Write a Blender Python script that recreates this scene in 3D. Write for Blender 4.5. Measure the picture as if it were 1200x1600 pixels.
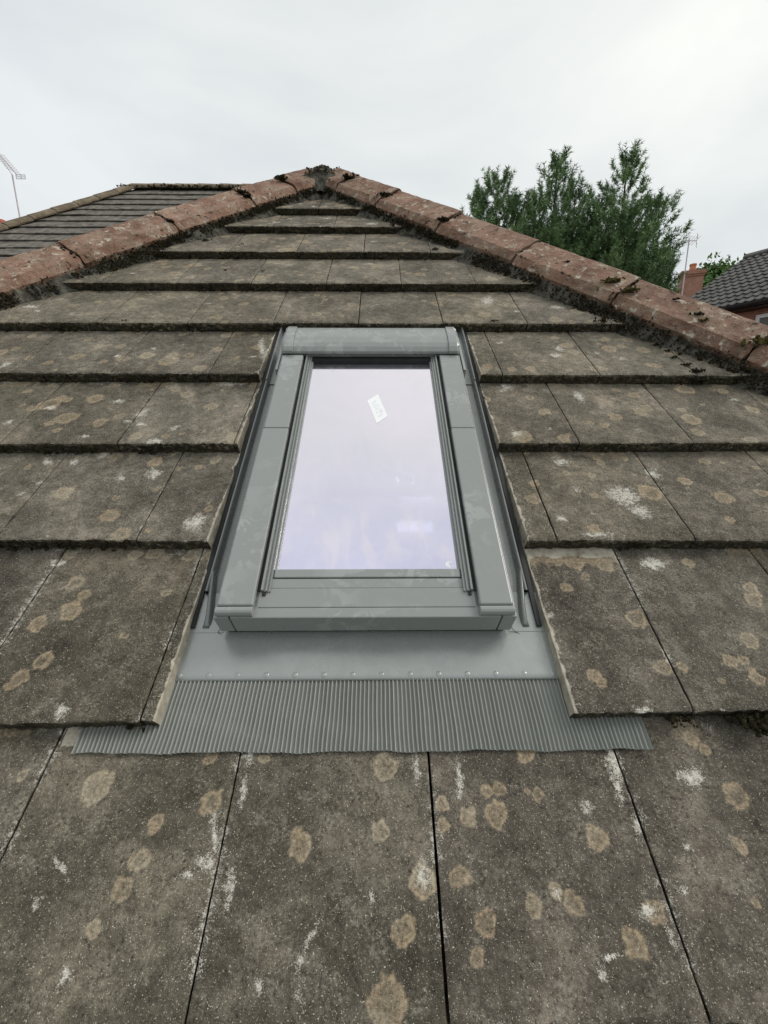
import bpy, bmesh, math, random
import numpy as np
from mathutils import Vector, Matrix

random.seed(7)
rng = np.random.default_rng(11)
scene = bpy.context.scene
for o in list(bpy.data.objects):
    bpy.data.objects.remove(o, do_unlink=True)

# ------------------------------------------------------------------ camera, sky, sun, exposure
ROOF = math.radians(38)                       # pitch of the roof
CS, SN = math.cos(ROOF), math.sin(ROOF)
CAM = (0.01946, -0.37810, 0.64993)
cam_d = bpy.data.cameras.new('camera')
cam = bpy.data.objects.new('camera', cam_d)
scene.collection.objects.link(cam)
cam_d.sensor_fit = 'VERTICAL'
cam_d.sensor_height = 36.0
cam_d.sensor_width = 27.0
cam_d.lens = 689.138 * 36.0 / 1600.0
cam_d.clip_start = 0.02
cam_d.clip_end = 2000
cam.matrix_world = Matrix(((0.9999, 0.0021, -0.0103, CAM[0]),
                           (-0.0105, 0.2055, -0.9786, CAM[1]),
                           (0.0001, 0.9787, 0.2055, CAM[2]),
                           (0, 0, 0, 1)))
scene.camera = cam

SUN_ELEV, SUN_AZ = math.radians(47), math.radians(84)   # azimuth clockwise from +Y
world = bpy.data.worlds.new('World')
scene.world = world
world.use_nodes = True
wn, wl = world.node_tree.nodes, world.node_tree.links
wn.clear()
w_out = wn.new('ShaderNodeOutputWorld')
w_bg = wn.new('ShaderNodeBackground'); w_bg.inputs[1].default_value = 0.1
w_sky = wn.new('ShaderNodeTexSky'); w_sky.sky_type = 'NISHITA'; w_sky.sun_disc = False
w_sky.sun_elevation = SUN_ELEV; w_sky.sun_rotation = SUN_AZ
w_tc = wn.new('ShaderNodeTexCoord')
w_map = wn.new('ShaderNodeMapping'); w_map.inputs['Scale'].default_value = (1.0, 1.0, 2.2)
w_map.inputs['Location'].default_value = (0.35, 0.2, 0.1)
w_n = wn.new('ShaderNodeTexNoise'); w_n.inputs['Scale'].default_value = 1.5; w_n.inputs['Detail'].default_value = 5
w_n.inputs['Roughness'].default_value = 0.5; w_n.inputs['Distortion'].default_value = 0.4
w_r = wn.new('ShaderNodeValToRGB')            # overcast cloud layer, radiance ten times the background strength
w_r.color_ramp.elements[0].position = 0.34; w_r.color_ramp.elements[0].color = (5.25, 5.6, 5.8, 1)
w_r.color_ramp.elements[1].position = 0.66; w_r.color_ramp.elements[1].color = (6.95, 7.15, 7.1, 1)
w_mix = wn.new('ShaderNodeMixRGB'); w_mix.inputs[0].default_value = 0.93
wl.new(w_tc.outputs['Generated'], w_map.inputs['Vector'])
wl.new(w_map.outputs[0], w_n.inputs['Vector'])
wl.new(w_n.outputs[0], w_r.inputs[0])
wl.new(w_sky.outputs[0], w_mix.inputs[1]); wl.new(w_r.outputs[0], w_mix.inputs[2])
# the cloud is thinner and warmer towards the hidden sun
w_dot = wn.new('ShaderNodeVectorMath'); w_dot.operation = 'DOT_PRODUCT'
w_dot.inputs[1].default_value = (math.sin(SUN_AZ) * math.cos(SUN_ELEV), math.cos(SUN_AZ) * math.cos(SUN_ELEV), math.sin(SUN_ELEV))
w_gr = wn.new('ShaderNodeValToRGB')
w_gr.color_ramp.elements[0].position = 0.0; w_gr.color_ramp.elements[0].color = (.94, .95, .965, 1)
w_gr.color_ramp.elements[1].position = 0.9; w_gr.color_ramp.elements[1].color = (1.14, 1.11, 1.05, 1)
w_mul = wn.new('ShaderNodeMixRGB'); w_mul.blend_type = 'MULTIPLY'; w_mul.inputs[0].default_value = 1.0
wl.new(w_tc.outputs['Generated'], w_dot.inputs[0]); wl.new(w_dot.outputs['Value'], w_gr.inputs[0])
wl.new(w_mix.outputs[0], w_mul.inputs[1]); wl.new(w_gr.outputs[0], w_mul.inputs[2])
wl.new(w_mul.outputs[0], w_bg.inputs[0]); wl.new(w_bg.outputs[0], w_out.inputs[0])

sun_d = bpy.data.lights.new('sun', 'SUN')
sun_d.energy = 1.2; sun_d.angle = math.radians(24); sun_d.color = (1.0, 0.96, 0.9)
sun = bpy.data.objects.new('sun', sun_d)
scene.collection.objects.link(sun)
sdir = Vector((math.sin(SUN_AZ) * math.cos(SUN_ELEV), math.cos(SUN_AZ) * math.cos(SUN_ELEV), math.sin(SUN_ELEV)))
sun.rotation_euler = (-sdir).to_track_quat('-Z', 'Y').to_euler()
sun.location = tuple(sdir * 20)

scene.view_settings.view_transform = 'Standard'
scene.view_settings.look = 'None'
scene.view_settings.exposure = 0.42
scene.view_settings.gamma = 1.0
scene.view_settings.use_curve_mapping = False
scene.cycles.max_bounces = 4
scene.cycles.transparent_max_bounces = 8

# ------------------------------------------------------------------ helpers
def RP(u, v, n=0.0):
    """point of the roof: u along the courses, v up the slope, n out of the slope"""
    return (u, v * CS - n * SN, v * SN + n * CS)

def rp_arr(a):
    a = np.asarray(a, float)
    return np.stack([a[:, 0], a[:, 1] * CS - a[:, 2] * SN, a[:, 1] * SN + a[:, 2] * CS], 1)

def to_render(p):
    """pixel of a world point in the 768 wide picture, and its depth"""
    m = cam.matrix_world
    d = Vector(p) - Vector(CAM)
    ax = [Vector((m[0][i], m[1][i], m[2][i])) for i in range(3)]
    z = -d.dot(ax[2])
    if z <= 0.02:
        return None
    return 384 + 441.05 * d.dot(ax[0]) / z, 512 - 441.05 * d.dot(ax[1]) / z, z

def mesh_obj(name, verts, faces, mat, parent=None, attrs=None, smooth=False, kind=None):
    verts = np.asarray(verts, float)
    c = (verts.min(0) + verts.max(0)) / 2
    me = bpy.data.meshes.new(name)
    me.from_pydata((verts - c).tolist(), [], faces if isinstance(faces, list) else faces.tolist())
    if attrs is not None:
        at = me.attributes.new('marks', 'FLOAT_COLOR', 'POINT')
        at.data.foreach_set('color', np.asarray(attrs, np.float32).ravel())
    me.update()
    if smooth:
        me.polygons.foreach_set('use_smooth', [True] * len(me.polygons))
    me.materials.append(mat)
    return link(name, me, c, parent, kind)

def link(name, me, loc, parent=None, kind=None):
    o = bpy.data.objects.new(name, me)
    scene.collection.objects.link(o)
    loc = Vector(loc)
    if parent is not None:
        o.parent = parent
        loc = loc - wloc(parent)
    o.location = loc
    if kind:
        o['kind'] = kind
    return o

def wloc(o):
    v = Vector((0, 0, 0))
    while o is not None:
        v += o.location
        o = o.parent
    return v

def thing(name, label, cat, loc, group=None):
    o = bpy.data.objects.new(name, None)
    scene.collection.objects.link(o)
    o.location = loc
    o.empty_display_size = 0.1
    o['label'] = label; o['category'] = cat; o['kind'] = 'thing'
    if group:
        o['group'] = group
    return o

def tag(o, label, cat, group=None):
    o['label'] = label; o['category'] = cat
    if group:
        o['group'] = group
    return o

class MB:
    """collects pieces of one mesh"""
    def __init__(s): s.v = []; s.f = []
    def add(s, verts, faces):
        b = len(s.v)
        s.v += [tuple(x) for x in verts]
        s.f += [tuple(i + b for i in f) for f in faces]
        return s
    def box(s, lo, hi, fn=lambda u, v, n: (u, v, n)):
        c = [fn(x, y, z) for z in (lo[2], hi[2]) for y in (lo[1], hi[1]) for x in (lo[0], hi[0])]
        return s.add(c, [(0, 2, 3, 1), (4, 5, 7, 6), (0, 1, 5, 4), (2, 6, 7, 3), (0, 4, 6, 2), (1, 3, 7, 5)])
    def tube(s, p0, p1, r0, r1=None, k=7):
        r1 = r0 if r1 is None else r1
        p0, p1 = Vector(p0), Vector(p1)
        d = (p1 - p0).normalized()
        a = d.orthogonal().normalized(); b = d.cross(a)
        vs = []
        for p, r in ((p0, r0), (p1, r1)):
            for i in range(k):
                t = 2 * math.pi * i / k
                vs.append(tuple(p + a * (r * math.cos(t)) + b * (r * math.sin(t))))
        fs = [(i, (i + 1) % k, k + (i + 1) % k, k + i) for i in range(k)]
        fs += [tuple(range(k))[::-1], tuple(range(k, 2 * k))]
        return s.add(vs, fs)
    def extrude(s, prof, a0, a1, fn, close=True):
        """profile of (x, y) pairs swept from a0 to a1; fn(a, x, y) gives the point"""
        k = len(prof)
        vs = [fn(a0, *p) for p in prof] + [fn(a1, *p) for p in prof]
        fs = [(i, (i + 1) % k, k + (i + 1) % k, k + i) for i in range(k if close else k - 1)]
        if close:
            fs += [tuple(range(k))[::-1], tuple(range(k, 2 * k))]
        return s.add(vs, fs)
    def build(s, name, mat, parent=None, smooth=False, kind=None, bevel=0.0, seg=2, recalc=True):
        o = mesh_obj(name, np.array(s.v), s.f, mat, parent, None, smooth, kind)
        if bevel or recalc:
            bm = bmesh.new(); bm.from_mesh(o.data)
            bmesh.ops.recalc_face_normals(bm, faces=bm.faces)
            if bevel:
                es = [e for e in bm.edges if len(e.link_faces) == 2 and e.calc_face_angle(0) > 0.5]
                bmesh.ops.bevel(bm, geom=es, offset=bevel, segments=seg, profile=0.5, affect='EDGES', clamp_overlap=True)
            bm.to_mesh(o.data); bm.free()
            if smooth:
                o.data.polygons.foreach_set('use_smooth', [True] * len(o.data.polygons))
        return o

def _hash(ix, iy, seed):
    h = (ix.astype(np.int64) * 374761393 + iy.astype(np.int64) * 668265263 + seed * 974634777) & 0xFFFFFFFF
    h = ((h ^ (h >> 13)) * 1274126177) & 0xFFFFFFFF
    h = h ^ (h >> 16)
    return (h & 0xFFFF) / 65535.0

def vnoise(x, y, seed=0):
    ix, iy = np.floor(x), np.floor(y)
    fx, fy = x - ix, y - iy
    fx = fx * fx * (3 - 2 * fx); fy = fy * fy * (3 - 2 * fy)
    ix = ix.astype(np.int64); iy = iy.astype(np.int64)
    a = _hash(ix, iy, seed); b = _hash(ix + 1, iy, seed)
    c = _hash(ix, iy + 1, seed); d = _hash(ix + 1, iy + 1, seed)
    return (a * (1 - fx) + b * fx) * (1 - fy) + (c * (1 - fx) + d * fx) * fy

def fbm(x, y, seed=0, octs=3):
    s = 0; a = .5; t = 0
    for i in range(octs):
        s = s + a * vnoise(x * 2 ** i, y * 2 ** i, seed + i * 17); t += a; a *= .55
    return s / t

def sstep(a, b, x):
    t = np.clip((x - a) / (b - a), 0, 1)
    return t * t * (3 - 2 * t)

# ------------------------------------------------------------------ materials
class NT:
    def __init__(s, name):
        s.m = bpy.data.materials.new(name); s.m.use_nodes = True
        s.n, s.l = s.m.node_tree.nodes, s.m.node_tree.links
        s.b = s.n['Principled BSDF']
    def new(s, t, **kw):
        x = s.n.new(t)
        for k, v in kw.items():
            if k in x.inputs.keys(): x.inputs[k].default_value = v
            else: setattr(x, k, v)
        return x
    def to(s, a, b): s.l.new(a, b); return s
    def pos(s): return s.new('ShaderNodeNewGeometry').outputs['Position']
    def noise(s, vec, scale, detail=3, rough=.55, dist=0.0):
        x = s.new('ShaderNodeTexNoise', Scale=scale, Detail=detail, Roughness=rough, Distortion=dist)
        s.l.new(vec, x.inputs['Vector']); return x.outputs[0]
    def ramp(s, fac, stops):
        x = s.new('ShaderNodeValToRGB'); cr = x.color_ramp
        while len(cr.elements) < len(stops): cr.elements.new(0.5)
        for e, (p, c) in zip(cr.elements, stops):
            e.position = p; e.color = (c, c, c, 1) if isinstance(c, (int, float)) else (*c, 1)
        s.l.new(fac, x.inputs[0]); return x.outputs[0]
    def mix(s, fac, a, b, mode='MIX'):
        x = s.new('ShaderNodeMixRGB', blend_type=mode)
        for i, t in enumerate((fac, a, b)):
            if isinstance(t, (int, float)): x.inputs[i].default_value = t if i == 0 else (t, t, t, 1)
            elif isinstance(t, tuple): x.inputs[i].default_value = (*t, 1)
            else: s.l.new(t, x.inputs[i])
        return x.outputs[0]
    def math(s, op, a, b=0.0, clamp=False):
        x = s.new('ShaderNodeMath', operation=op); x.use_clamp = clamp
        for i, t in enumerate((a, b)):
            if isinstance(t, (int, float)): x.inputs[i].default_value = t
            else: s.l.new(t, x.inputs[i])
        return x.outputs[0]
    def bump(s, h, strength, dist):
        x = s.new('ShaderNodeBump', Strength=strength, Distance=dist)
        s.l.new(h, x.inputs['Height']); s.l.new(x.outputs[0], s.b.inputs['Normal'])
    def fin(s, col=None, rough=.8, metal=0.0, spec=.5):
        if col is not None:
            if isinstance(col, tuple): s.b.inputs['Base Color'].default_value = (*col, 1)
            else: s.l.new(col, s.b.inputs['Base Color'])
        if isinstance(rough, (int, float)): s.b.inputs['Roughness'].default_value = rough
        else: s.l.new(rough, s.b.inputs['Roughness'])
        s.b.inputs['Metallic'].default_value = metal
        s.b.inputs['Specular IOR Level'].default_value = spec
        return s.m

def m_tile():
    t = NT('concrete_tile'); p = t.pos()
    at = t.new('ShaderNodeAttribute', attribute_name='marks')
    sep = t.new('ShaderNodeSeparateColor'); t.to(at.outputs['Color'], sep.inputs[0])
    tan, wht, cut = sep.outputs[0], sep.outputs[1], sep.outputs[2]
    moss = at.outputs['Alpha']
    n1 = t.noise(p, 7, 3, .6, .3); n2 = t.noise(p, 48, 3, .65); n3 = t.noise(p, 230, 2, .6); n4 = t.noise(p, 700, 1, .6)
    mixn = t.math('ADD', t.math('MULTIPLY', n1, .36), t.math('ADD', t.math('MULTIPLY', n2, .26), t.math('ADD', t.math('MULTIPLY', n3, .21), t.math('MULTIPLY', n4, .17))))
    col = t.ramp(mixn, [(.37, (.036, .031, .023)), (.5, (.106, .093, .071)), (.63, (.246, .219, .173))])
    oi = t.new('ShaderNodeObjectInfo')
    col = t.mix(1.0, col, oi.outputs['Color'], 'MULTIPLY')     # random weathering per tile, with painted shade on the nearest courses
    rosy = t.ramp(n1, [(.54, 0.0), (.72, .22)])
    col = t.mix(rosy, col, t.mix(1.0, col, (1.17, .98, .91), 'MULTIPLY'))
    speck = t.ramp(t.math('ADD', t.math('MULTIPLY', n4, .62), t.math('MULTIPLY', t.noise(p, 310, 1, .6), .38)), [(.612, 0.0), (.67, .8)])
    col = t.mix(speck, col, (.56, .52, .40))
    pit = t.ramp(n3, [(.27, .8), (.35, 0.0)])
    col = t.mix(pit, col, (.024, .020, .015))
    # pale film of lichen with broken edges
    nf = t.noise(p, 24, 4, .75, .8)
    film = t.math('MULTIPLY', t.ramp(nf, [(.54, 0.0), (.74, .42)]), t.ramp(n3, [(.40, 0.0), (.6, 1.0)]))
    col = t.mix(film, col, (.40, .37, .30))
    tn = t.math('MULTIPLY', tan, t.ramp(t.math('ADD', t.math('MULTIPLY', n3, .6), t.math('MULTIPLY', n4, .4)), [(.30, .55), (.52, 1.0)]), True)
    tcol = t.mix(t.ramp(n1, [(.48, 0.0), (.66, .8)]), t.ramp(n3, [(.3, (.23, .17, .105)), (.7, (.41, .33, .225))]), t.ramp(n3, [(.3, (.28, .245, .18)), (.7, (.45, .405, .31))]))
    col = t.mix(tn, col, tcol)
    nw = t.math('ADD', t.math('MULTIPLY', t.noise(p, 120, 3, .8), .62), t.math('MULTIPLY', n4, .38))
    wsum = t.math('ADD', t.math('MULTIPLY', wht, .80), t.math('MULTIPLY', t.math('SUBTRACT', nw, .5), 2.4))
    wm = t.math('MULTIPLY', t.ramp(wsum, [(.32, 0.0), (.72, .92)]), t.ramp(wht, [(.02, 0.0), (.22, 1.0)]))
    col = t.mix(wm, col, (.62, .59, .52))
    ccol = t.ramp(n2, [(.3, (.30, .265, .205)), (.7, (.52, .475, .39))])
    csum = t.math('ADD', cut, t.math('MULTIPLY', t.math('SUBTRACT', n2, .5), 1.6))
    cm = t.math('MULTIPLY', t.ramp(csum, [(.40, 0.0), (.70, 1.0)]), t.ramp(cut, [(.02, 0.0), (.2, 1.0)]))
    col = t.mix(cm, col, ccol)
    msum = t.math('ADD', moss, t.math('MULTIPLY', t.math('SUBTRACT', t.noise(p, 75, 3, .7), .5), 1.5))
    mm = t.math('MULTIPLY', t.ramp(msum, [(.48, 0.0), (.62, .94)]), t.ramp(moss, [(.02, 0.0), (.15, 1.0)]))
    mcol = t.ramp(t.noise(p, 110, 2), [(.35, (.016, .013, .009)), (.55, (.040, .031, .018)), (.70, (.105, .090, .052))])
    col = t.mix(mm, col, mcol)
    t.bump(t.math('ADD', t.math('MULTIPLY', n3, .5), t.math('ADD', t.math('MULTIPLY', n4, .3), t.math('MULTIPLY', n2, .5))), .7, .004)
    return t.fin(col, .88, 0, .3)

def m_terracotta():
    t = NT('weathered_terracotta'); p = t.pos()
    n1 = t.noise(p, 9, 4, .6, .3); n2 = t.noise(p, 60, 4, .65); n3 = t.noise(p, 220, 3, .6)
    f = t.math('ADD', t.math('MULTIPLY', n1, .5), t.math('ADD', t.math('MULTIPLY', n2, .3), t.math('MULTIPLY', n3, .2)))
    col = t.ramp(f, [(.36, (.120, .062, .042)), (.5, (.225, .130, .092)), (.64, (.345, .230, .170))])
    oi = t.new('ShaderNodeObjectInfo')
    col = t.mix(1.0, col, t.ramp(oi.outputs['Random'], [(0, .84), (1, 1.12)]), 'MULTIPLY')
    film = t.math('MULTIPLY', t.ramp(t.noise(p, 15, 4, .78, .6), [(.46, 0.0), (.68, .70)]), t.ramp(n3, [(.36, .20), (.6, 1.0)]))
    col = t.mix(film, col, (.36, .305, .24))
    lich = t.ramp(t.noise(p, 30, 3, .7, .5), [(.58, 0.0), (.65, .85)])
    col = t.mix(lich, col, (.50, .46, .37))
    blk = t.ramp(t.noise(p, 44, 3, .65, .3), [(.335, .95), (.39, 0.0)])
    col = t.mix(blk, col, (.024, .02, .015))
    grn = t.ramp(t.noise(p, 10, 3, .7), [(.56, 0.0), (.72, .55)])
    col = t.mix(grn, col, (.11, .098, .058))
    t.bump(t.math('ADD', n3, t.math('MULTIPLY', n2, 1.2)), .7, .005)
    return t.fin(col, .9, 0, .25)

def m_metal(name, base, rough, smudge, metal=0.0):
    t = NT(name); p = t.pos()
    sm = t.ramp(t.noise(p, 26, 4, .55, .9), [(.50, 0.0), (.54, 1.0)])
    big = t.ramp(t.noise(p, 5, 2), [(.45, 0.0), (.6, 1.0)])
    f = t.math('MULTIPLY', t.math('MULTIPLY', sm, big), smudge)
    n = t.noise(p, 3.2, 3)
    col = t.mix(t.ramp(n, [(.3, 0.0), (.7, .5)]), base, tuple(c * .9 for c in base))
    col = t.mix(f, col, tuple(min(1, c * 1.45 + .03) for c in base))
    dust = t.ramp(t.noise(p, 320, 2, .6), [(.70, 0.0), (.76, .5)])
    col = t.mix(dust, col, (.42, .41, .37))
    rg = t.math('ADD', t.math('MULTIPLY', f, .22), t.ramp(t.noise(p, 40, 3), [(.3, rough - .05), (.7, rough + .06)]))
    t.bump(t.noise(p, 14, 2), .04, .01)
    return t.fin(col, rg, metal, .5)

def m_simple(name, c0, c1, scale, rough=.8, bump=.2, dist=.004, spec=.4, metal=0.0):
    t = NT(name); p = t.pos()
    n = t.noise(p, scale, 4, .6)
    col = t.ramp(n, [(.35, c0), (.68, c1)])
    if bump: t.bump(t.noise(p, scale * 4, 3), bump, dist)
    return t.fin(col, rough, metal, spec)

def m_glass():
    t = NT('coated_glass')
    p = t.pos()
    gl = t.new('ShaderNodeBsdfGlossy')
    sm = t.ramp(t.noise(p, 9, 5, .6, 1.6), [(.45, 0.0), (.70, 1.0)])
    lw = t.new('ShaderNodeLayerWeight', Blend=.5)          # interference tint of the coating: pinkish when glancing, violet when steep
    tint = t.ramp(lw.outputs['Facing'], [(.13, (.72, .705, .94)), (.24, (.79, .77, .93)), (.36, (.88, .845, .92))])
    mp = t.new('ShaderNodeMapping'); mp.inputs['Rotation'].default_value = (.3, .2, .9); mp.inputs['Scale'].default_value = (26, 5, 9)
    t.to(p, mp.inputs['Vector'])
    streak = t.ramp(t.noise(mp.outputs[0], 1.0, 4, .6, 1.2), [(.48, 0.0), (.66, 1.0)])
    area = t.ramp(t.noise(p, 4.5, 2), [(.44, 0.0), (.58, 1.0)])
    sk = t.math('MULTIPLY', streak, area)
    tint = t.mix(t.math('MULTIPLY', sk, .7), tint, (.88, .83, .92))
    t.to(t.mix(t.math('MULTIPLY', sm, .35), tint, (.92, .89, .985)), gl.inputs['Color'])
    t.to(t.math('ADD', t.ramp(sm, [(0, .006), (1, .03)]), t.math('MULTIPLY', sk, .10)), gl.inputs['Roughness'])
    tr = t.new('ShaderNodeBsdfTransparent'); tr.inputs[0].default_value = (.86, .9, .95, 1)
    mx = t.new('ShaderNodeMixShader'); mx.inputs[0].default_value = .91
    t.to(tr.outputs[0], mx.inputs[1]); t.to(gl.outputs[0], mx.inputs[2])
    t.to(mx.outputs[0], t.n['Material Output'].inputs[0])
    return t.m

def m_brick(name, c0, c1, mortar, sx=1.0):
    t = NT(name)
    tc = t.new('ShaderNodeTexCoord')
    mp = t.new('ShaderNodeMapping'); mp.inputs['Rotation'].default_value = (math.radians(90), 0, 0)
    t.to(tc.outputs['Object'], mp.inputs['Vector'])
    b = t.new('ShaderNodeTexBrick', Scale=1.0)
    b.inputs['Color1'].default_value = (*c0, 1); b.inputs['Color2'].default_value = (*c1, 1); b.inputs['Mortar'].default_value = (*mortar, 1)
    b.inputs['Brick Width'].default_value = .1125 * sx; b.inputs['Row Height'].default_value = .0375; b.inputs['Mortar Size'].default_value = .003
    t.to(mp.outputs[0], b.inputs['Vector'])
    n = t.noise(t.pos(), 6, 4)
    col = t.mix(1.0, b.outputs[0], t.ramp(n, [(.3, .75), (.7, 1.15)]), 'MULTIPLY')
    t.bump(b.outputs['Fac'], -.5, .01)
    return t.fin(col, .85)

def m_leaf(name, c0, c1, trans=.0):
    t = NT(name); p = t.pos()
    col = t.ramp(t.noise(p, 2.3, 4, .65), [(.35, c0), (.66, c1)])
    t.fin(col, .6, 0, .3)
    t.b.inputs['Subsurface Weight'].default_value = 0
    return t.m

MAT = {}
MAT['tile'] = m_tile()
MAT['terra'] = m_terracotta()
MAT['clad'] = m_metal('grey_painted_aluminium', (.262, .273, .268), .23, .42)
MAT['flash'] = m_metal('grey_flashing_metal', (.33, .348, .34), .25, .08, .35)
MAT['pleat'] = m_metal('pleated_grey_flashing', (.25, .26, .238), .36, .05, .15)
MAT['rail'] = m_metal('grey_sash_rail', (.27, .285, .275), .25, .05, .35)
MAT['dark'] = m_simple('black_rubber_gasket', (.012, .012, .013), (.022, .022, .023), 60, .6, 0)
MAT['glass'] = m_glass()
MAT['channel'] = m_metal('dark_gutter_metal', (.20, .212, .208), .28, .08, .35)
MAT['deck'] = m_simple('dark_roof_underlay', (.010, .009, .008), (.02, .018, .016), 20, .95, 0)
MAT['mortar'] = m_simple('weathered_mortar', (.020, .018, .014), (.17, .158, .132), 30, .95, .9, .012, .2)
MAT['moss'] = m_simple('dark_moss', (.012, .010, .006), (.050, .042, .022), 70, .98, .8, .004, .1)
MAT['moss_olive'] = m_simple('olive_moss', (.045, .040, .014), (.15, .125, .050), 90, .98, .8, .004, .1)  # paler, olive-coloured moss
MAT['plaster'] = m_simple('white_plaster', (.72, .72, .72), (.80, .80, .79), 6, .8, 0)
MAT['paper'] = m_simple('white_sticker', (.88, .88, .90), (.92, .92, .93), 40, .6, 0)
MAT['print'] = m_simple('grey_sticker_print', (.74, .75, .78), (.80, .81, .83), 60, .6, 0)
MAT['oldtile'] = m_simple('grey_roof_tile', (.085, .077, .066), (.21, .19, .165), 9, .9, .4, .01, .25)
MAT['olive_hip'] = m_simple('lichened_hip_tile', (.12, .094, .064), (.24, .19, .135), 7, .9, .4, .01, .25)
MAT['slate'] = m_simple('dark_profiled_tile', (.050, .049, .047), (.115, .112, .105), 3, .75, .3, .01, .35)
MAT['brick'] = m_brick('red_brick', (.30, .105, .065), (.36, .15, .095), (.30, .26, .22))
MAT['brick_far'] = m_brick('orange_brick', (.36, .155, .10), (.42, .20, .14), (.36, .30, .25))
MAT['pot'] = m_simple('orange_clay', (.50, .18, .09), (.58, .24, .13), 9, .8, 0)
MAT['redpot'] = m_simple('red_clay', (.50, .13, .10), (.56, .17, .13), 9, .8, 0)
MAT['upvc'] = m_simple('white_plastic_frame', (.74, .74, .73), (.80, .80, .79), 9, .4, 0)
MAT['gutter'] = m_simple('black_plastic_gutter', (.018, .016, .020), (.03, .027, .032), 12, .35, 0)
MAT['pane'] = NT('window_glass').fin((.12, .16, .15), .06, 0, .9)
MAT['aerial'] = m_simple('dull_aluminium', (.46, .40, .42), (.58, .52, .54), 15, .45, 0, metal=.3)
MAT['bark'] = m_simple('pine_bark', (.045, .032, .024), (.10, .072, .052), 14, .95, .6, .02, .2)
MAT['needle'] = m_leaf('pine_needles', (.062, .125, .050), (.25, .37, .16))
MAT['leaf'] = m_leaf('broad_leaves', (.07, .14, .035), (.15, .25, .08))
MAT['grass'] = m_simple('lawn', (.035, .06, .018), (.075, .11, .035), 1.2, .95, .5, .03, .2)
MAT['pave'] = m_simple('asphalt_drive', (.055, .053, .05), (.095, .092, .085), 2, .9, .3, .01, .3)
MAT['render'] = m_simple('house_wall', (.27, .12, .085), (.34, .16, .11), 3, .9, .3, .01, .3)
e = NT('pane_glow'); e.n.remove(e.b); em = e.new('ShaderNodeEmission', Strength=6.0, Color=(1, 1, 1, 1))  # glow of the added panes that mimic reflections in the roof window
e.to(em.outputs[0], e.n['Material Output'].inputs[0]); MAT['lit'] = e.m

# ------------------------------------------------------------------ ground
GZ = -2.5
gnd = MB().add([(-150, -150, GZ), (150, -150, GZ), (150, 250, GZ), (-150, 250, GZ)], [(0, 1, 2, 3)]).build('ground', MAT['grass'])
gnd['kind'] = 'structure'
pv = MB().box((-6, -6, GZ + .004), (9, 9, GZ + .03)).build('driveway', MAT['pave'])
pv['kind'] = 'structure'

# ------------------------------------------------------------------ the hipped roof with its tiles
TW = 0.295                                    # cover width of a tile
NV = {-3: -1.003, -2: -.676, -1: -.349, 0: -.022, 1: .3054, 2: .654, 3: .9612, 4: 1.2749, 5: 1.5892, 6: 1.9093,
      7: 2.2319, 8: 2.5524, 9: 2.823, 10: 3.14}
JOFF = {-3: -.05, -2: -.2, -1: -.05, 0: -.1991, 1: -.3591, 2: -.4903, 3: -.646, 4: -.4927, 5: -1.2318, 6: -1.0726,
        7: -.9315, 8: -.4952, 9: -.3}
TILT = {1: .011, 2: -.004, 3: .003, 4: -.006, 5: .002}
CUTL = {1: -.3365, 2: -.3390, 3: -.3405, 4: -.3415}
CUTR = {1: .3330, 2: .3325, 3: .3270, 4: .3270}
RISE, THICK = .034, .028
UR = lambda v: .602 - .776 * (v - 2.2)
UL = lambda v: -1.185 + .741 * (v - 2.2)
APEX_V, APEX_U = 3.378, -.312

def surf(k, v):
    return -RISE * (v - NV[k]) / (NV[k + 1] - NV[k])

roof = thing('hip_roof', 'brown grey flat concrete tiled hip end holding the roof window', 'roof', RP(APEX_U, NV[-3], -.08))

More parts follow.
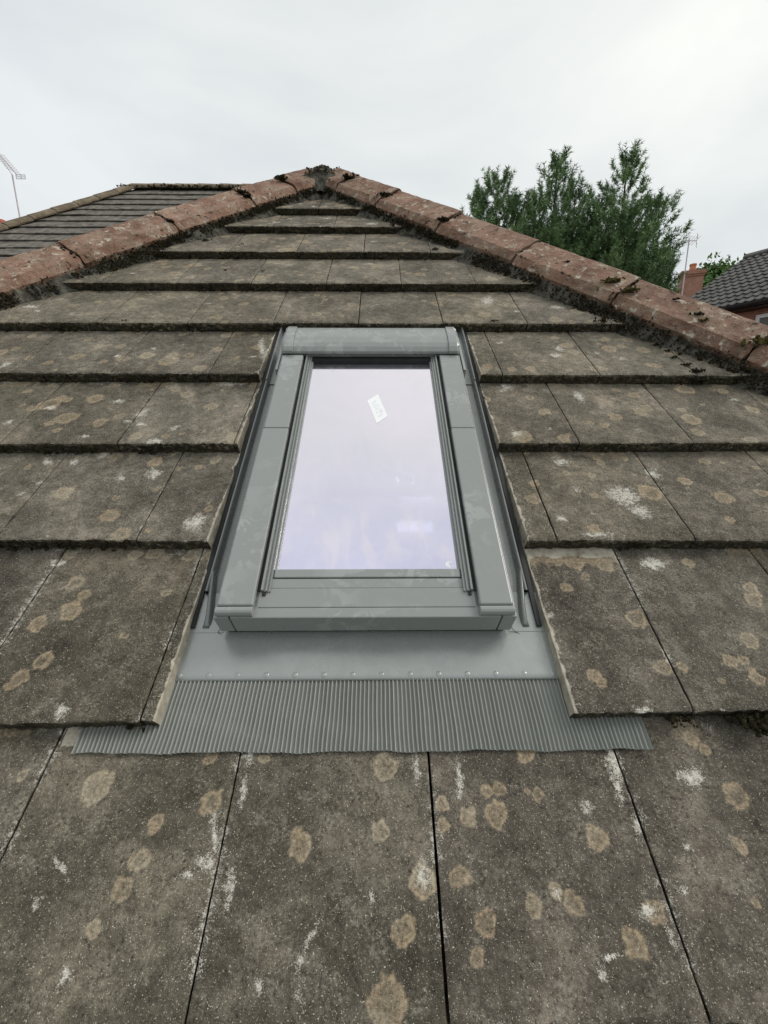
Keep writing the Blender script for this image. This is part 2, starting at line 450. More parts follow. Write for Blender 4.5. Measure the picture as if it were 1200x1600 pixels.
# marks of lichen (0) and of white deposit (1) seen on the slope: kind, course, u, v, half width, half height, ring or angle
SPOTS = [(0, 0, -0.403, 0.213, 0.0228, 0.0228, 0),
(0, 0, -0.3, 0.171, 0.0109, 0.0109, 0),
(0, 0, -0.305, 0.131, 0.013, 0.013, 0.7),
(0, 0, -0.316, 0.099, 0.0141, 0.0141, 0.3),
(0, 0, -0.337, 0.063, 0.0103, 0.0103, 0),
(0, 0, -0.224, 0.196, 0.015, 0.015, 0.7),
(0, 0, -0.09, 0.144, 0.0168, 0.0168, 0.2),
(0, 0, 0.026, 0.24, 0.0197, 0.0197, 0.2),
(0, 0, 0.02, 0.16, 0.0144, 0.0144, 0.3),
(0, 0, 0.05, 0.059, 0.0159, 0.0159, 0.3),
(0, 0, 0.027, -0.002, 0.0219, 0.0219, 0.3),
(0, 0, 0.077, 0.106, 0.0169, 0.0169, 0.2),
(0, 0, 0.109, 0.192, 0.0094, 0.0094, 0),
(0, 0, 0.109, 0.165, 0.01, 0.01, 0),
(0, 0, 0.145, 0.174, 0.0138, 0.0138, 0),
(0, 0, 0.185, 0.177, 0.0157, 0.0157, 0.2),
(0, 0, 0.195, 0.209, 0.0115, 0.0115, 0.5),
(0, 0, 0.126, 0.109, 0.0127, 0.0127, 0.2),
(0, 0, 0.218, 0.079, 0.0107, 0.0107, 0.3),
(0, 0, 0.268, 0.081, 0.0115, 0.0115, 0.8),
(0, 0, 0.322, 0.15, 0.0152, 0.0152, 0),
(0, 0, 0.152, 0.063, 0.0128, 0.0128, 0.6),
(0, 0, 0.137, 0.033, 0.0092, 0.0092, 0.3),
(0, 0, 0.33, 0.046, 0.0149, 0.0149, 0.2),
(0, 0, 0.37, 0.072, 0.0138, 0.0138, 0.4),
(0, 0, 0.547, 0.196, 0.018, 0.018, 0.8),
(0, 0, 0.519, 0.138, 0.008, 0.008, 0),
(0, 0, 0.519, 0.278, 0.0134, 0.0134, 0),
(0, 0, 0.503, 0.08, 0.0058, 0.0058, 0),
(0, 0, -0.4, 0.273, 0.0142, 0.0142, 0),
(0, 0, 0.248, 0.259, 0.0141, 0.0141, 0),
(0, 0, -0.244, 0.258, 0.012, 0.012, 0),
(0, 1, -0.591, 0.569, 0.018, 0.018, 0.9),
(0, 1, -0.566, 0.505, 0.0207, 0.0207, 0),
(0, 1, -0.613, 0.476, 0.0166, 0.0166, 0.3),
(0, 1, -0.562, 0.404, 0.0156, 0.0156, 0.9),
(0, 1, -0.589, 0.371, 0.0161, 0.0161, 0.5),
(0, 1, -0.56, 0.538, 0.0125, 0.0125, 0.4),
(0, 1, 0.394, 0.552, 0.0115, 0.0115, 0.3),
(0, 1, 0.504, 0.48, 0.0193, 0.0193, 0.9),
(0, 1, 0.511, 0.384, 0.0155, 0.0155, 0.4),
(0, 1, 0.385, 0.372, 0.0109, 0.0109, 0),
(0, 1, 0.669, 0.613, 0.0108, 0.0108, 0.2),
(0, 1, 0.762, 0.547, 0.0154, 0.0154, 0.5),
(0, 1, 0.751, 0.52, 0.015, 0.015, 0.5),
(0, 1, 0.691, 0.434, 0.0151, 0.0151, 0.5),
(0, 1, 0.632, 0.396, 0.0123, 0.0123, 0.4),
(0, 1, 0.656, 0.395, 0.0112, 0.0112, 0.4),
(0, 1, 0.662, 0.366, 0.0142, 0.0142, 0.6),
(0, 1, 0.432, 0.614, 0.0188, 0.0188, 0.2),
(0, 1, 0.492, 0.61, 0.0174, 0.0174, 0.2),
(0, 1, 0.393, 0.618, 0.0121, 0.0121, 0),
(0, 1, -0.5, 0.639, 0.0136, 0.0136, 0),
(0, 1, -0.461, 0.642, 0.0163, 0.0163, 0),
(0, 1, -0.385, 0.638, 0.0136, 0.0136, 0),
(0, 1, -0.635, 0.639, 0.0135, 0.0135, 0),
(0, 2, -0.718, 0.805, 0.0224, 0.0224, 0.2),
(0, 2, -0.576, 0.73, 0.0198, 0.0198, 0.3),
(0, 2, -0.526, 0.672, 0.0203, 0.0203, 0.2),
(0, 2, -0.546, 0.922, 0.0194, 0.0194, 0.2),
(0, 2, -0.589, 0.787, 0.0088, 0.0088, 0.3),
(0, 2, -0.398, 0.932, 0.0147, 0.0147, 0.5),
(0, 2, -0.432, 0.901, 0.0096, 0.0096, 0),
(0, 2, 0.658, 0.802, 0.0271, 0.0271, 0.8),
(0, 2, 0.483, 0.687, 0.0125, 0.0125, 0.4),
(0, 2, 0.582, 0.918, 0.0114, 0.0114, 0.4),
(0, 2, 0.374, 0.782, 0.0163, 0.0163, 0.5),
(0, 2, 0.396, 0.837, 0.0123, 0.0123, 0.2),
(0, 2, 0.822, 0.785, 0.0224, 0.0224, 0.2),
(0, 2, 0.761, 0.844, 0.0155, 0.0155, 0.3),
(0, 2, 0.794, 0.711, 0.0127, 0.0127, 0.3),
(0, 2, 0.922, 0.801, 0.0151, 0.0151, 0.2),
(0, 2, 0.852, 0.925, 0.0148, 0.0148, 0.4),
(0, 2, 0.482, 0.874, 0.0111, 0.0111, 0.3),
(0, 3, -0.831, 1.078, 0.0296, 0.0296, 0.3),
(0, 3, -0.729, 1.056, 0.0189, 0.0189, 0.3),
(0, 3, -0.881, 1.174, 0.0147, 0.0147, 0.1),
(0, 3, -0.69, 1.088, 0.014, 0.014, 0.2),
(0, 3, -0.607, 0.989, 0.0165, 0.0165, 0.2),
(0, 3, -0.456, 1.139, 0.0181, 0.0181, 0.4),
(0, 3, -0.59, 1.238, 0.0172, 0.0172, 0.4),
(0, 3, -0.824, 1.019, 0.0117, 0.0117, 0.2),
(0, 3, -0.937, 1.145, 0.0109, 0.0109, 0.2),
(0, 3, 0.484, 1.112, 0.0162, 0.0162, 0.4),
(0, 3, 0.5, 0.983, 0.0166, 0.0166, 0.3),
(0, 3, 0.626, 1.043, 0.0121, 0.0121, 0.2),
(0, 3, 0.753, 1.112, 0.0198, 0.0198, 0.1),
(0, 3, 0.784, 1.133, 0.0164, 0.0164, 0.3),
(0, 3, 0.877, 1.072, 0.0264, 0.0264, 0.3),
(0, 3, 0.876, 1.122, 0.0109, 0.0109, 0.2),
(0, 3, 1.055, 1.225, 0.0154, 0.0154, 0.3),
(0, 3, 1.077, 1.122, 0.0182, 0.0182, 0.2),
(0, 3, 0.862, 1.009, 0.0169, 0.0169, 0.2),
(0, 3, 0.575, 1.259, 0.0117, 0.0117, 0.3),
(0, 4, -0.935, 1.388, 0.0223, 0.0223, 0.2),
(0, 4, -0.723, 1.398, 0.0245, 0.0245, 0.2),
(0, 4, -0.639, 1.398, 0.0184, 0.0184, 0.2),
(0, 4, -0.587, 1.399, 0.0184, 0.0184, 0.6),
(0, 4, -0.526, 1.309, 0.0176, 0.0176, 0.1),
(0, 4, -1.084, 1.378, 0.0141, 0.0141, 0),
(0, 4, -0.903, 1.465, 0.0169, 0.0169, 0.3),
(0, 4, -1.005, 1.343, 0.0158, 0.0158, 0.2),
(0, 4, -0.51, 1.447, 0.0168, 0.0168, 0.4),
(0, 4, 0.653, 1.427, 0.0167, 0.0167, 0.4),
(0, 4, 0.892, 1.443, 0.0211, 0.0211, 0.2),
(0, 4, 0.97, 1.428, 0.021, 0.021, 0.2),
(0, 4, 0.627, 1.54, 0.0133, 0.0133, 0.2),
(0, 4, 0.486, 1.308, 0.0157, 0.0157, 0.3),
(0, 4, 0.426, 1.304, 0.0137, 0.0137, 0.2),
(0, 4, 0.797, 1.53, 0.0176, 0.0176, 0.4),
(1, 0, -0.213, 0.128, 0.0138, 0.011, 0),
(1, 0, -0.213, 0.16, 0.0063, 0.0296, 12),
(1, 0, -0.421, 0.087, 0.0114, 0.0068, -30),
(1, 0, -0.408, 0.123, 0.0205, 0.0034, -35),
(1, 0, -0.183, 0.206, 0.0066, 0.0214, 0),
(1, 0, -0.178, 0.101, 0.0075, 0.0257, 4),
(1, 0, -0.122, 0.013, 0.0082, 0.0081, 10),
(1, 0, 0.384, 0.245, 0.0129, 0.0433, -12),
(1, 0, 0.389, 0.163, 0.0091, 0.0225, -25),
(1, 0, 0.378, 0.049, 0.0055, 0.0124, 10),
(1, 0, 0.36, 0.072, 0.013, 0.0084, 0),
(1, 0, 0.249, 0.091, 0.0075, 0.0063, 0),
(1, 0, 0.283, 0.02, 0.0068, 0.0083, 20),
(1, 0, 0.298, 0.033, 0.0123, 0.0032, 0),
(1, 0, 0.14, 0.22, 0.0068, 0.029, -4),
(1, 0, 0.075, 0.238, 0.0069, 0.0265, 0),
(1, 0, 0.077, 0.112, 0.0102, 0.0185, 0),
(1, 0, 0.324, 0.186, 0.0112, 0.0095, 0),
(1, 0, 0.008, 0.09, 0.005, 0.0063, 0),
(1, 0, -0.234, 0.112, 0.0119, 0.0066, 0),
(1, 0, -0.184, 0.258, 0.009, 0.0184, 0),
(1, 0, 0.493, 0.222, 0.0214, 0.012, 0),
(1, 0, 0.416, 0.093, 0.0084, 0.0057, 0),
(1, 0, 0.376, 0.21, 0.0077, 0.0251, -15),
(1, 1, -0.49, 0.318, 0.0123, 0.0101, -50),
(1, 1, -0.651, 0.618, 0.0187, 0.0069, -20),
(1, 1, 0.594, 0.613, 0.0269, 0.0172, 0),
(1, 1, 0.44, 0.317, 0.0166, 0.0061, 10),
(1, 1, 0.343, 0.491, 0.0097, 0.0084, 0),
(1, 1, 0.317, 0.323, 0.0104, 0.0144, 0),
(1, 2, 0.483, 0.92, 0.0179, 0.0189, 0),
(1, 2, 0.49, 0.814, 0.0091, 0.0117, 0),
(1, 2, 0.591, 0.79, 0.0389, 0.0407, -30),
(1, 2, 0.605, 0.737, 0.0288, 0.0251, -20),
(1, 2, 0.424, 0.713, 0.0127, 0.0141, 0),
(1, 2, -0.819, 0.928, 0.0227, 0.0107, -45),
(1, 2, -0.752, 0.922, 0.0161, 0.0107, -20),
(1, 2, -0.694, 0.955, 0.0148, 0.0251, 0),
(1, 2, -0.534, 0.876, 0.0188, 0.0251, 0),
(1, 2, -0.382, 0.709, 0.0251, 0.0278, 0),
(1, 2, 0.479, 0.668, 0.0409, 0.0075, 0),
(1, 2, 0.697, 0.873, 0.019, 0.0254, 0),
(1, 2, -0.794, 0.84, 0.0107, 0.0096, 0),
(1, 2, -0.607, 0.863, 0.0155, 0.0124, 0),
(1, 3, -0.901, 1.131, 0.0215, 0.0104, -10),
(1, 3, -0.971, 1.056, 0.0137, 0.0158, 0),
(1, 3, -0.637, 1.104, 0.0177, 0.0269, 0),
(1, 3, -0.519, 1.031, 0.0102, 0.0216, -30),
(1, 3, -0.732, 1.166, 0.022, 0.0145, 0),
(1, 3, -0.554, 0.966, 0.026, 0.0114, 0),
(1, 3, 0.608, 1.194, 0.017, 0.034, 0),
(1, 3, 0.403, 1.251, 0.0272, 0.0201, 0),
(1, 3, -0.443, 1.27, 0.039, 0.0163, 0),
(1, 4, -1.13, 1.329, 0.0177, 0.0263, 0),
(1, 4, 0.616, 1.452, 0.017, 0.0202, 0),
(1, 4, 0.792, 1.38, 0.0102, 0.0141, 0),
(1, 4, -0.363, 1.448, 0.0126, 0.0998, 15)]

extra = []
for i in range(1500):                          # finer scatter over the rest of the slope
    v = rng.uniform(-1, 3.2)
    u = rng.uniform(UL(v), UR(v))
    k = max(q for q in range(-3, 10) if NV[q] <= v or q == -3)
    if k <= 1 and rng.random() < .6: continue
    r = min(.030 if k > 2 else .009, max(.004, rng.lognormal(-4.55, .55)))
    if rng.random() < .74:
        extra.append((0, k, u, v, r, r * rng.uniform(.8, 1.1), rng.choice([0, .2, .4, .8])))
    else:
        extra.append((1, k, u, v, r * rng.uniform(.4, 1.3), r * rng.uniform(.3, 1.0), rng.uniform(-40, 40)))
for v, u, rx, ry in ((1.735, -1.265, .030, .018), (1.74, .68, .032, .020), (1.735, .86, .024, .014), (2.75, -.25, .036, .018),
                     (2.02, -.985, .02, .014), (1.80, .43, .02, .05), (1.82, .45, .012, .05), (1.40, .59, .022, .016)):
    k = max(q for q in range(-3, 10) if NV[q] <= v)
    extra += [(1, k, u, v, rx, ry, 0)] * 2
BYROW = {}
for s in list(SPOTS) + extra:
    BYROW.setdefault(s[1], []).append(s)

def tile_mesh(k, ulf, urf, v0, v1, cutl, cutr, jl, jr, seed):
    vm = min(NV[k + 1], v1)
    vc = (v0 + vm) / 2
    uc = (float(ulf(vc)) + float(urf(vc))) / 2
    pr = to_render(RP(uc, vc, surf(k, vc)))
    inside = pr is not None and -170 < pr[0] < 938 and -80 < pr[1] < 1240
    px = (pr[2] / 441.0) if inside else .02
    cu = max(.0019, px * 1.35) if inside else .04
    cv = max(.0022, px * 1.7) if inside else .05
    wid = max(float(urf(v)) - float(ulf(v)) for v in (v0, vc, v1))
    nu = max(2, int(wid / cu)); nv = max(3, int((v1 - v0) / cv))
    vv = np.linspace(v0, v1, nv + 1)
    L = np.array([float(ulf(v)) for v in vv]); R = np.array([float(urf(v)) for v in vv])
    jit = .0035
    if cutl: L = L + jit * (fbm(vv * 22, vv * 0 + seed, 5, 4) - .5) * .6 + .005 * sstep(.90, .97, vnoise(vv * 42, vv * 0 + seed, 8))
    if cutr: R = R + jit * (fbm(vv * 22, vv * 0 + seed, 6, 4) - .5) * .6 - .005 * sstep(.90, .97, vnoise(vv * 42, vv * 0 + seed, 9))
    R = np.maximum(R, L + .002)
    t = np.linspace(0, 1, nu + 1)
    U = L[:, None] + (R - L)[:, None] * t[None, :]
    V = np.repeat(vv[:, None], nu + 1, 1)
    if TILT.get(k): V = V + TILT[k] * (U - .0)
    V[0] += .0034 * (fbm(U[0] * 70, U[0] * 0 + seed, 3) - .5) * (1.6 if k < 3 else 1)
    N = -RISE * (V - NV[k]) / (NV[k + 1] - NV[k])
    N = N + .0022 * (fbm(U * 28 + seed, V * 28, 4) - .5) + .0016 * (vnoise(U * 160, V * 160, 2) - .5)
    du = np.minimum(U - L[:, None], R[:, None] - U); dn = V - V[0:1]
    N = N - .0028 * np.exp(-dn / .0035) - .0014 * np.exp(-du / .003)
    tan = np.zeros_like(U); wht = np.zeros_like(U); cut = np.zeros_like(U); mos = np.zeros_like(U)
    if inside:
        wu = (fbm(U * 70, V * 70, 21) - .5) * .018; wv = (fbm(U * 70, V * 70, 22) - .5) * .018
        umin, umax = U.min() - .08, U.max() + .08
        for s in BYROW.get(k, ()) :
            if not (umin < s[2] < umax): continue
            f = min(1.0, s[4] / .016)
            X = U - s[2] + wu * f; Y = V - s[3] + wv * f
            if s[0] == 0:
                d = np.sqrt((X / s[4]) ** 2 + (Y / s[5]) ** 2)
                val = sstep(1.09, .90, d) * (.64 + .36 * sstep(.50, .86, d)) * (1 - .62 * s[6] * sstep(.74, .46, d))
                tan = np.maximum(tan, val * (.78 + .22 * ((s[2] * 971) % 1)))
            else:
                a = math.radians(s[6]); ca, sa = math.cos(a), math.sin(a)
                X2, Y2 = X * ca + Y * sa, -X * sa + Y * ca
                d = np.sqrt((X2 / (s[4] * 1.5)) ** 2 + (Y2 / (s[5] * 1.5)) ** 2)
                wht = np.maximum(wht, sstep(1.25, .0, d) * (.98 if s[4] > .012 else .8) * (.90 if k < 2 else .80))
        if k == 0:                             # a scuffed arc on the nearest course, and one dark stain
            pts = [(-.056, .067), (-.070, .050), (-.079, .028), (-.078, .010), (-.067, -.007)]
            for (a0, b0), (a1, b1) in zip(pts[:-1], pts[1:]):
                tt = np.clip(((U - a0) * (a1 - a0) + (V - b0) * (b1 - b0)) / ((a1 - a0) ** 2 + (b1 - b0) ** 2), 0, 1)
                d = np.hypot(U - a0 - tt * (a1 - a0), V - b0 - tt * (b1 - b0))
                wht = np.maximum(wht, .50 * sstep(.008, .001, d))
            cut = np.maximum(cut, .75 * ((U > -.487) & (U < -.436)) * sstep(.268, .276, V))
            mos = np.maximum(mos, .42 * sstep(.017, .008, np.hypot(U - .3406, V - .1147)))
        if k == 1:                             # the head of a tile that another one used to cover
            cut = np.maximum(cut, .80 * (U > .33) * (U < .5245) * sstep(.622, .634, V + wv * .5))
            tan = np.maximum(tan, .75 * (U > .33) * (U < .5245) * sstep(.606, .616, V + wv * 1.4) * sstep(.636, .626, V + wv))
        # lichen film creeping out from under the course above, chalky joint edges
        hd = sstep(NV[k + 1] - .035, NV[k + 1] - .004, V + wv * 1.5)
        wht = np.maximum(wht, .34 * hd * (fbm(U * 18, V * 4, 31) > .56))
        tan = np.maximum(tan, .62 * hd * (fbm(U * 15 + 3, V * 4, 32) > .60))
        wht = np.maximum(wht, (.55 if k <= 1 else .42) * np.exp(-du / (.011 if k <= 1 else .005)) * sstep(.46, .60, fbm(V * 20, U * 6, 41)))
        bot = np.exp(-dn / .006)
        wht = np.maximum(wht, .38 * bot * sstep(.5, .6, fbm(U * 34, V * 3, 43)))
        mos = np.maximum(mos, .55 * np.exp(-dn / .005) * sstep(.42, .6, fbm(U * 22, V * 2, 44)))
        if k >= 4:
            hipd = np.minimum(UR(V) - U, U - UL(V))
            mos = np.maximum(mos, .55 * sstep(.22, .14, hipd + .05 * (fbm(U * 25, V * 25, 46) - .5)))
    if cutl: cut = np.maximum(cut, .95 * np.exp(-((U - L[:, None]) / (.001 + .007 * fbm(V * 25, V * 0 + seed, 91))) ** 2) )
    if cutr: cut = np.maximum(cut, .95 * np.exp(-((R[:, None] - U) / (.001 + .007 * fbm(V * 25, V * 0 + seed, 92))) ** 2) )
    if cutl and cutr is False and k in (1, 2): wht = np.maximum(wht, .26 * sstep(.05, .0, U - L[:, None]))
    if cutr and k in (1, 2): wht = np.maximum(wht, .26 * sstep(.05, .0, R[:, None] - U))
    top = np.stack([U, V, N], 2).reshape(-1, 3)
    att = np.stack([tan, wht, cut, mos], 2).reshape(-1, 4)
    idx = np.arange((nv + 1) * (nu + 1)).reshape(nv + 1, nu + 1)
    faces = np.stack([idx[:-1, :-1], idx[:-1, 1:], idx[1:, 1:], idx[1:, :-1]], 2).reshape(-1, 4)
    per = np.concatenate([idx[0, :-1], idx[:-1, -1], idx[-1, :0:-1], idx[:0:-1, 0]])
    side = np.concatenate([np.zeros(nu), np.ones(nv), np.full(nu, 2), np.full(nv, 3)]).astype(int)
    m = len(per)
    vs = [top]; ats = [att]; fs = [faces]; prev = per; base = len(top)
    out = np.zeros((m, 3)); out[side == 0, 1] = -1; out[side == 1, 0] = 1; out[side == 3, 0] = -1
    pt = top[per]
    for dpt in (.007, .015, .022, THICK):
        j = (fbm(pt[:, 0] * 60 + dpt * 900, pt[:, 1] * 60, 51) - .5)
        ring = pt + out * (j * np.where(((side == 1) & bool(cutr)) | ((side == 3) & bool(cutl)), .0022, .006))[:, None]
        ring[:, 2] -= dpt
        if cutl: ring[side == 3, 0] += (.10 * dpt) * 0
        a = np.zeros((m, 4))
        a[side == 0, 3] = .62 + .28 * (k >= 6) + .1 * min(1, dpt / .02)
        a[side == 0, 1] = .12
        if cutl: a[side == 3] = (0, .1, .95, .12)
        else: a[side == 3, 3] = .9
        if cutr: a[side == 1] = (0, .1, .95, .12)
        else: a[side == 1, 3] = .9
        cur = np.arange(base, base + m); base += m
        vs.append(ring); ats.append(a)
        nx = np.roll(np.arange(m), -1)
        fs.append(np.stack([prev, cur, cur[nx], prev[nx]], 1))
        prev = cur
    faces = np.concatenate(fs)
    fl = faces.tolist(); fl.append(prev.tolist()[::-1])
    return rp_arr(np.concatenate(vs)), fl, np.concatenate(ats)

GAP = .0036
sd = 0
for k in range(-3, 10):
    v0, vn = NV[k], NV[k + 1]
    v1 = vn + (.05 if k < 9 else .1)
    lo, hi = UL(v0) - .01, UR(v0) + .01
    i0 = math.floor((lo - JOFF[k]) / TW) - 1
    i1 = math.ceil((hi - JOFF[k]) / TW) + 1
    for i in range(i0, i1):
        a, b = JOFF[k] + i * TW, JOFF[k] + (i + 1) * TW
        spans = [(a, b, False, False)]
        if k in CUTL:                          # cut round the window opening
            spans = []
            if a < CUTL[k]: spans.append((a, min(b, CUTL[k]), False, b > CUTL[k]))
            if b > CUTR[k]: spans.append((max(a, CUTR[k]), b, a < CUTR[k], False))
        for a_, b_, cl, cr in spans:
            al = a_ + (0 if cl else GAP / 2) + random.uniform(-.0006, .0006)
            bl = b_ - (0 if cr else GAP / 2) + random.uniform(-.0006, .0006)
            ulf = lambda v, al=al: max(al, UL(v) + .035)
            urf = lambda v, bl=bl: min(bl, UR(v) - .035)
            vt = v1
            dv = random.uniform(-.0018, .0018) if k != 1 else 0
            if urf(v0) - ulf(v0) < .005: continue
            while urf(vt) - ulf(vt) < .004 and vt > v0: vt -= .01
            if vt - v0 < .03: continue
            sd += 1
            V_, F_, A_ = tile_mesh(k, ulf, urf, v0 + dv, vt, cl, cr, 0, 0, sd)
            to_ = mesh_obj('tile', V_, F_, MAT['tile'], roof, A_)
            tn_ = random.uniform(.86, 1.16) * (.88 if k <= 1 else 1.10 if k <= 4 else 1.26)  # course factor paints shade on the near courses, more light higher up
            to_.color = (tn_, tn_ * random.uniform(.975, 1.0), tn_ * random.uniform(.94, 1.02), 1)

# underlay below the tiles, open under the window
dk = MB()
def dq(u0, u1, v0, v1): dk.add([RP(u0, v0, -.085), RP(u1, v0, -.085), RP(u1, v1, -.085), RP(u0, v1, -.085)], [(0, 1, 2, 3)])
OU0, OU1, OV0, OV1 = -.225, .214, .51, 1.38
vb, vt = NV[-3] + .03, APEX_V - .02
lft = lambda v: UL(v) + .02
rgt = lambda v: UR(v) - .02
def dpoly(pts): dk.add([RP(u, v, -.085) for u, v in pts], [tuple(range(len(pts)))])
dpoly([(lft(vb), vb), (rgt(vb), vb), (rgt(OV0), OV0), (lft(OV0), OV0)])
dpoly([(lft(OV0), OV0), (OU0, OV0), (OU0, OV1), (lft(OV1), OV1)])
dpoly([(OU1, OV0), (rgt(OV0), OV0), (rgt(OV1), OV1), (OU1, OV1)])
dpoly([(lft(OV1), OV1), (rgt(OV1), OV1), (rgt(3.3), 3.3), (lft(3.3), 3.3)])
dk.build('roof_underlay', MAT['deck'], roof)

# hips
def hip_frame(side):
    uf = UR if side > 0 else UL
    A = Vector(RP(uf(2.2), 2.2)); B = Vector(RP(uf(3.2), 3.2))
    a = (B - A).normalized()
    n1 = Vector((0, -SN, CS)); n2 = a.cross(Vector((0, 1, 0))).normalized()
    if n2.z < 0: n2 = -n2
    m = (n1 + n2).normalized(); c = a.cross(m)
    if c.y > 0: c = -c
    return A, a, m, c
HIPPROF = [(-.127, -.034), (-.117, .002), (-.060, .041), (-.012, .075), (0, .079), (.012, .075), (.060, .041), (.117, .002), (.127, -.034)]

def ridge_tile(name, A, a, m, c, s0, s1, parent, mat, seed, prof=HIPPROF, sub=14, jit=.0014):
    P = []
    for (c0, m0), (c1, m1) in zip(prof[:-1], prof[1:]):
        for q in range(3): P.append((c0 + (c1 - c0) * q / 3, m0 + (m1 - m0) * q / 3))
    P.append(prof[-1])
    cl = P + [(x * .9, y - .017) for x, y in P[::-1]]
    kk = len(cl); vs = []; r = random.Random(seed)
    tilt = r.uniform(-.003, .003); off = r.uniform(-.003, .003); roll = r.uniform(-.02, .02)
    for i in range(sub + 1):
        f = i / sub; s = s0 + (s1 - s0) * f
        for (x, y) in cl:
            e = .003 if i in (0, sub) else 0
            vs.append(tuple(A + a * (s + r.uniform(-1, 1) * e) + c * (x - y * roll + r.uniform(-jit, jit)) + m * (y + x * roll + tilt * (f - .5) * 2 + off + .006 * (.5 - f) + r.uniform(-jit, jit))))
    fs = [(i * kk + j, i * kk + (j + 1) % kk, (i + 1) * kk + (j + 1) % kk, (i + 1) * kk + j) for i in range(sub) for j in range(kk)]
    h = len(P)
    for b in (0, sub * kk):
        for j in range(h - 1):
            fs.append((b + j, b + j + 1, b + kk - 2 - j, b + kk - 1 - j))
    o = MB().add(vs, fs).build(name, mat, parent)
    return o

JR = [-3.34, -2.88, -2.42, -1.955, -1.490, -1.026, -.562, -.099, .360, .812, 1.177, 1.375]
JL = [-3.36, -2.90, -2.44, -1.985, -1.525, -1.065, -.600, -.135, .323, .792, 1.098, 1.355]
for side, J in ((1, JR), (-1, JL)):
    A, a, m, c = hip_frame(side)
    for q, (s0, s1) in enumerate(zip(J[:-1], J[1:])):
        ridge_tile('hip_tile', A, a, m, c, s0 + .005, s1 - .004, roof, MAT['terra'], 100 * side + q)
ax = Vector(RP(APEX_U, APEX_V))
for q in range(6):
    ridge_tile('ridge_tile', ax + Vector((0, -.02, -.055)), Vector((0, 1, 0)), Vector((0, 0, 1)), Vector((1, 0, 0)), .04 + q * .46, .49 + q * .46, roof, MAT['terra'], 300 + q)

# mortar bedding along each hip
for side, J in ((1, JR), (-1, JL)):
    A, a, m, c = hip_frame(side)
    S = np.arange(J[0], J[-1] - .02, .011)
    prof = 7
    vs = []
    drop = math.tan(math.acos(max(-1, min(1, m.dot(Vector((0, -SN, CS)))))))
    for s in S:
        toe = .130 + .022 * (fbm(np.array([s * 9.]), np.array([side * 3.]), 61)[0] - .35) + .012 * (vnoise(np.array([s * 60.]), np.array([2.]), 62)[0] - .5)
        toe = max(.127, toe)
        for q in range(prof):
            f = q / (prof - 1)
            cc = .095 + (toe - .095) * min(1, f * 1.35) + (.016 * max(0, f - .74) / .26)
            top = -.030 + (0 if f < .3 else -(f - .3) / .7 * (cc * drop + .045 - .030))
            w = .009 * (fbm(np.array([s * 34.]), np.array([q * 1.7 + side]), 63)[0] - .5) * 2
            vs.append(tuple(A + a * s + c * (cc + w) + m * (top + w)))
    fs = [(i * prof + j, i * prof + j + 1, (i + 1) * prof + j + 1, (i + 1) * prof + j) for i in range(len(S) - 1) for j in range(prof - 1)]
    MB().add(vs, fs).build('mortar_bed', MAT['mortar'], roof)

# moss: granular cushions
ICO_V, ICO_F = None, None
def ico():
    global ICO_V, ICO_F
    if ICO_V is None:
        bm = bmesh.new(); bmesh.ops.create_icosphere(bm, subdivisions=1, radius=1)
        ICO_V = np.array([v.co[:] for v in bm.verts]); ICO_F = np.array([[v.index for v in f.verts] for f in bm.faces]); bm.free()
    return ICO_V, ICO_F
def blobs(name, pts, rad, mat, parent, kind=None):
    bv, bf = ico(); pts = np.asarray(pts, float); rad = np.asarray(rad, float)
    n = len(pts)
    jit = rng.uniform(.65, 1.25, (n, len(bv), 1)); sc = rng.uniform(.7, 1.2, (n, 1, 3))
    v = pts[:, None, :] + bv[None] * jit * sc * rad[:, None, None]
    f = (bf[None] + (np.arange(n) * len(bv))[:, None, None]).reshape(-1, 3)
    return mesh_obj(name, v.reshape(-1, 3), f, mat, parent, None, False, kind)

pts, rad = [], []
for k in range(0, 10):                        # cushions hanging from the noses of the courses
    u = UL(NV[k]) + .1
    while u < UR(NV[k]) - .1:
        u += rng.uniform(.003, .010)
        d = fbm(np.array([u * 9.]), np.array([k * 7.3]), 71, 2)[0] + (.10 if k >= 6 else 0)
        if k in CUTL and CUTL[k] - .01 < u < CUTR[k] + .01: continue
        if abs(u) > 1.6 or d < (.56 if k in (2, 3, 4) else .52) or rng.random() > (d - .45) * 2.6: continue
        q = rng.integers(1, 4)
        for _ in range(q):
            pts.append(RP(u + rng.normal(0, .004), NV[k] + TILT.get(k, 0) * u - rng.uniform(-.001, .006), -rng.uniform(.006, .034)))
            rad.append(rng.uniform(.0018, .0052))
blobs('nose_moss', pts, rad, MAT['moss'], roof, 'stuff')
for side, J in ((1, JR), (-1, JL)):
    A, a, m, c = hip_frame(side)
    pts, rad = [], []
    for s in np.arange(-2.2, 1.45, .0035):
        d = fbm(np.array([s * 6.]), np.array([side * 9.]), 73, 3)[0]
        if rng.random() > (d - .26) * 2.8: continue
        for _ in range(rng.integers(3, 9)):
            cc = rng.uniform(.123, .139 + .018 * (s < .2))
            f = np.clip((cc - .122) / .05, 0, 1)
            mm = -.042 - f * .062 + rng.normal(0, .007)
            pts.append(tuple(A + a * float(s) + c * cc + m * mm)); rad.append(rng.uniform(.0016, .0055))
    for s in J:                                # moss in the open joints between hip tiles
        for _ in range(26):
            t = rng.uniform(0.0, 1.0)
            cc = .127 * t; mm = .081 - .079 * min(1, t / .92) - (.036 if t > .93 else 0)
            pts.append(tuple(A + a * (s + rng.normal(0, .007)) + c * cc + m * (mm - .004 + rng.normal(0, .002)))); rad.append(rng.uniform(.002, .007))
    blobs('hip_moss', pts, rad, MAT['moss'], roof, 'stuff')

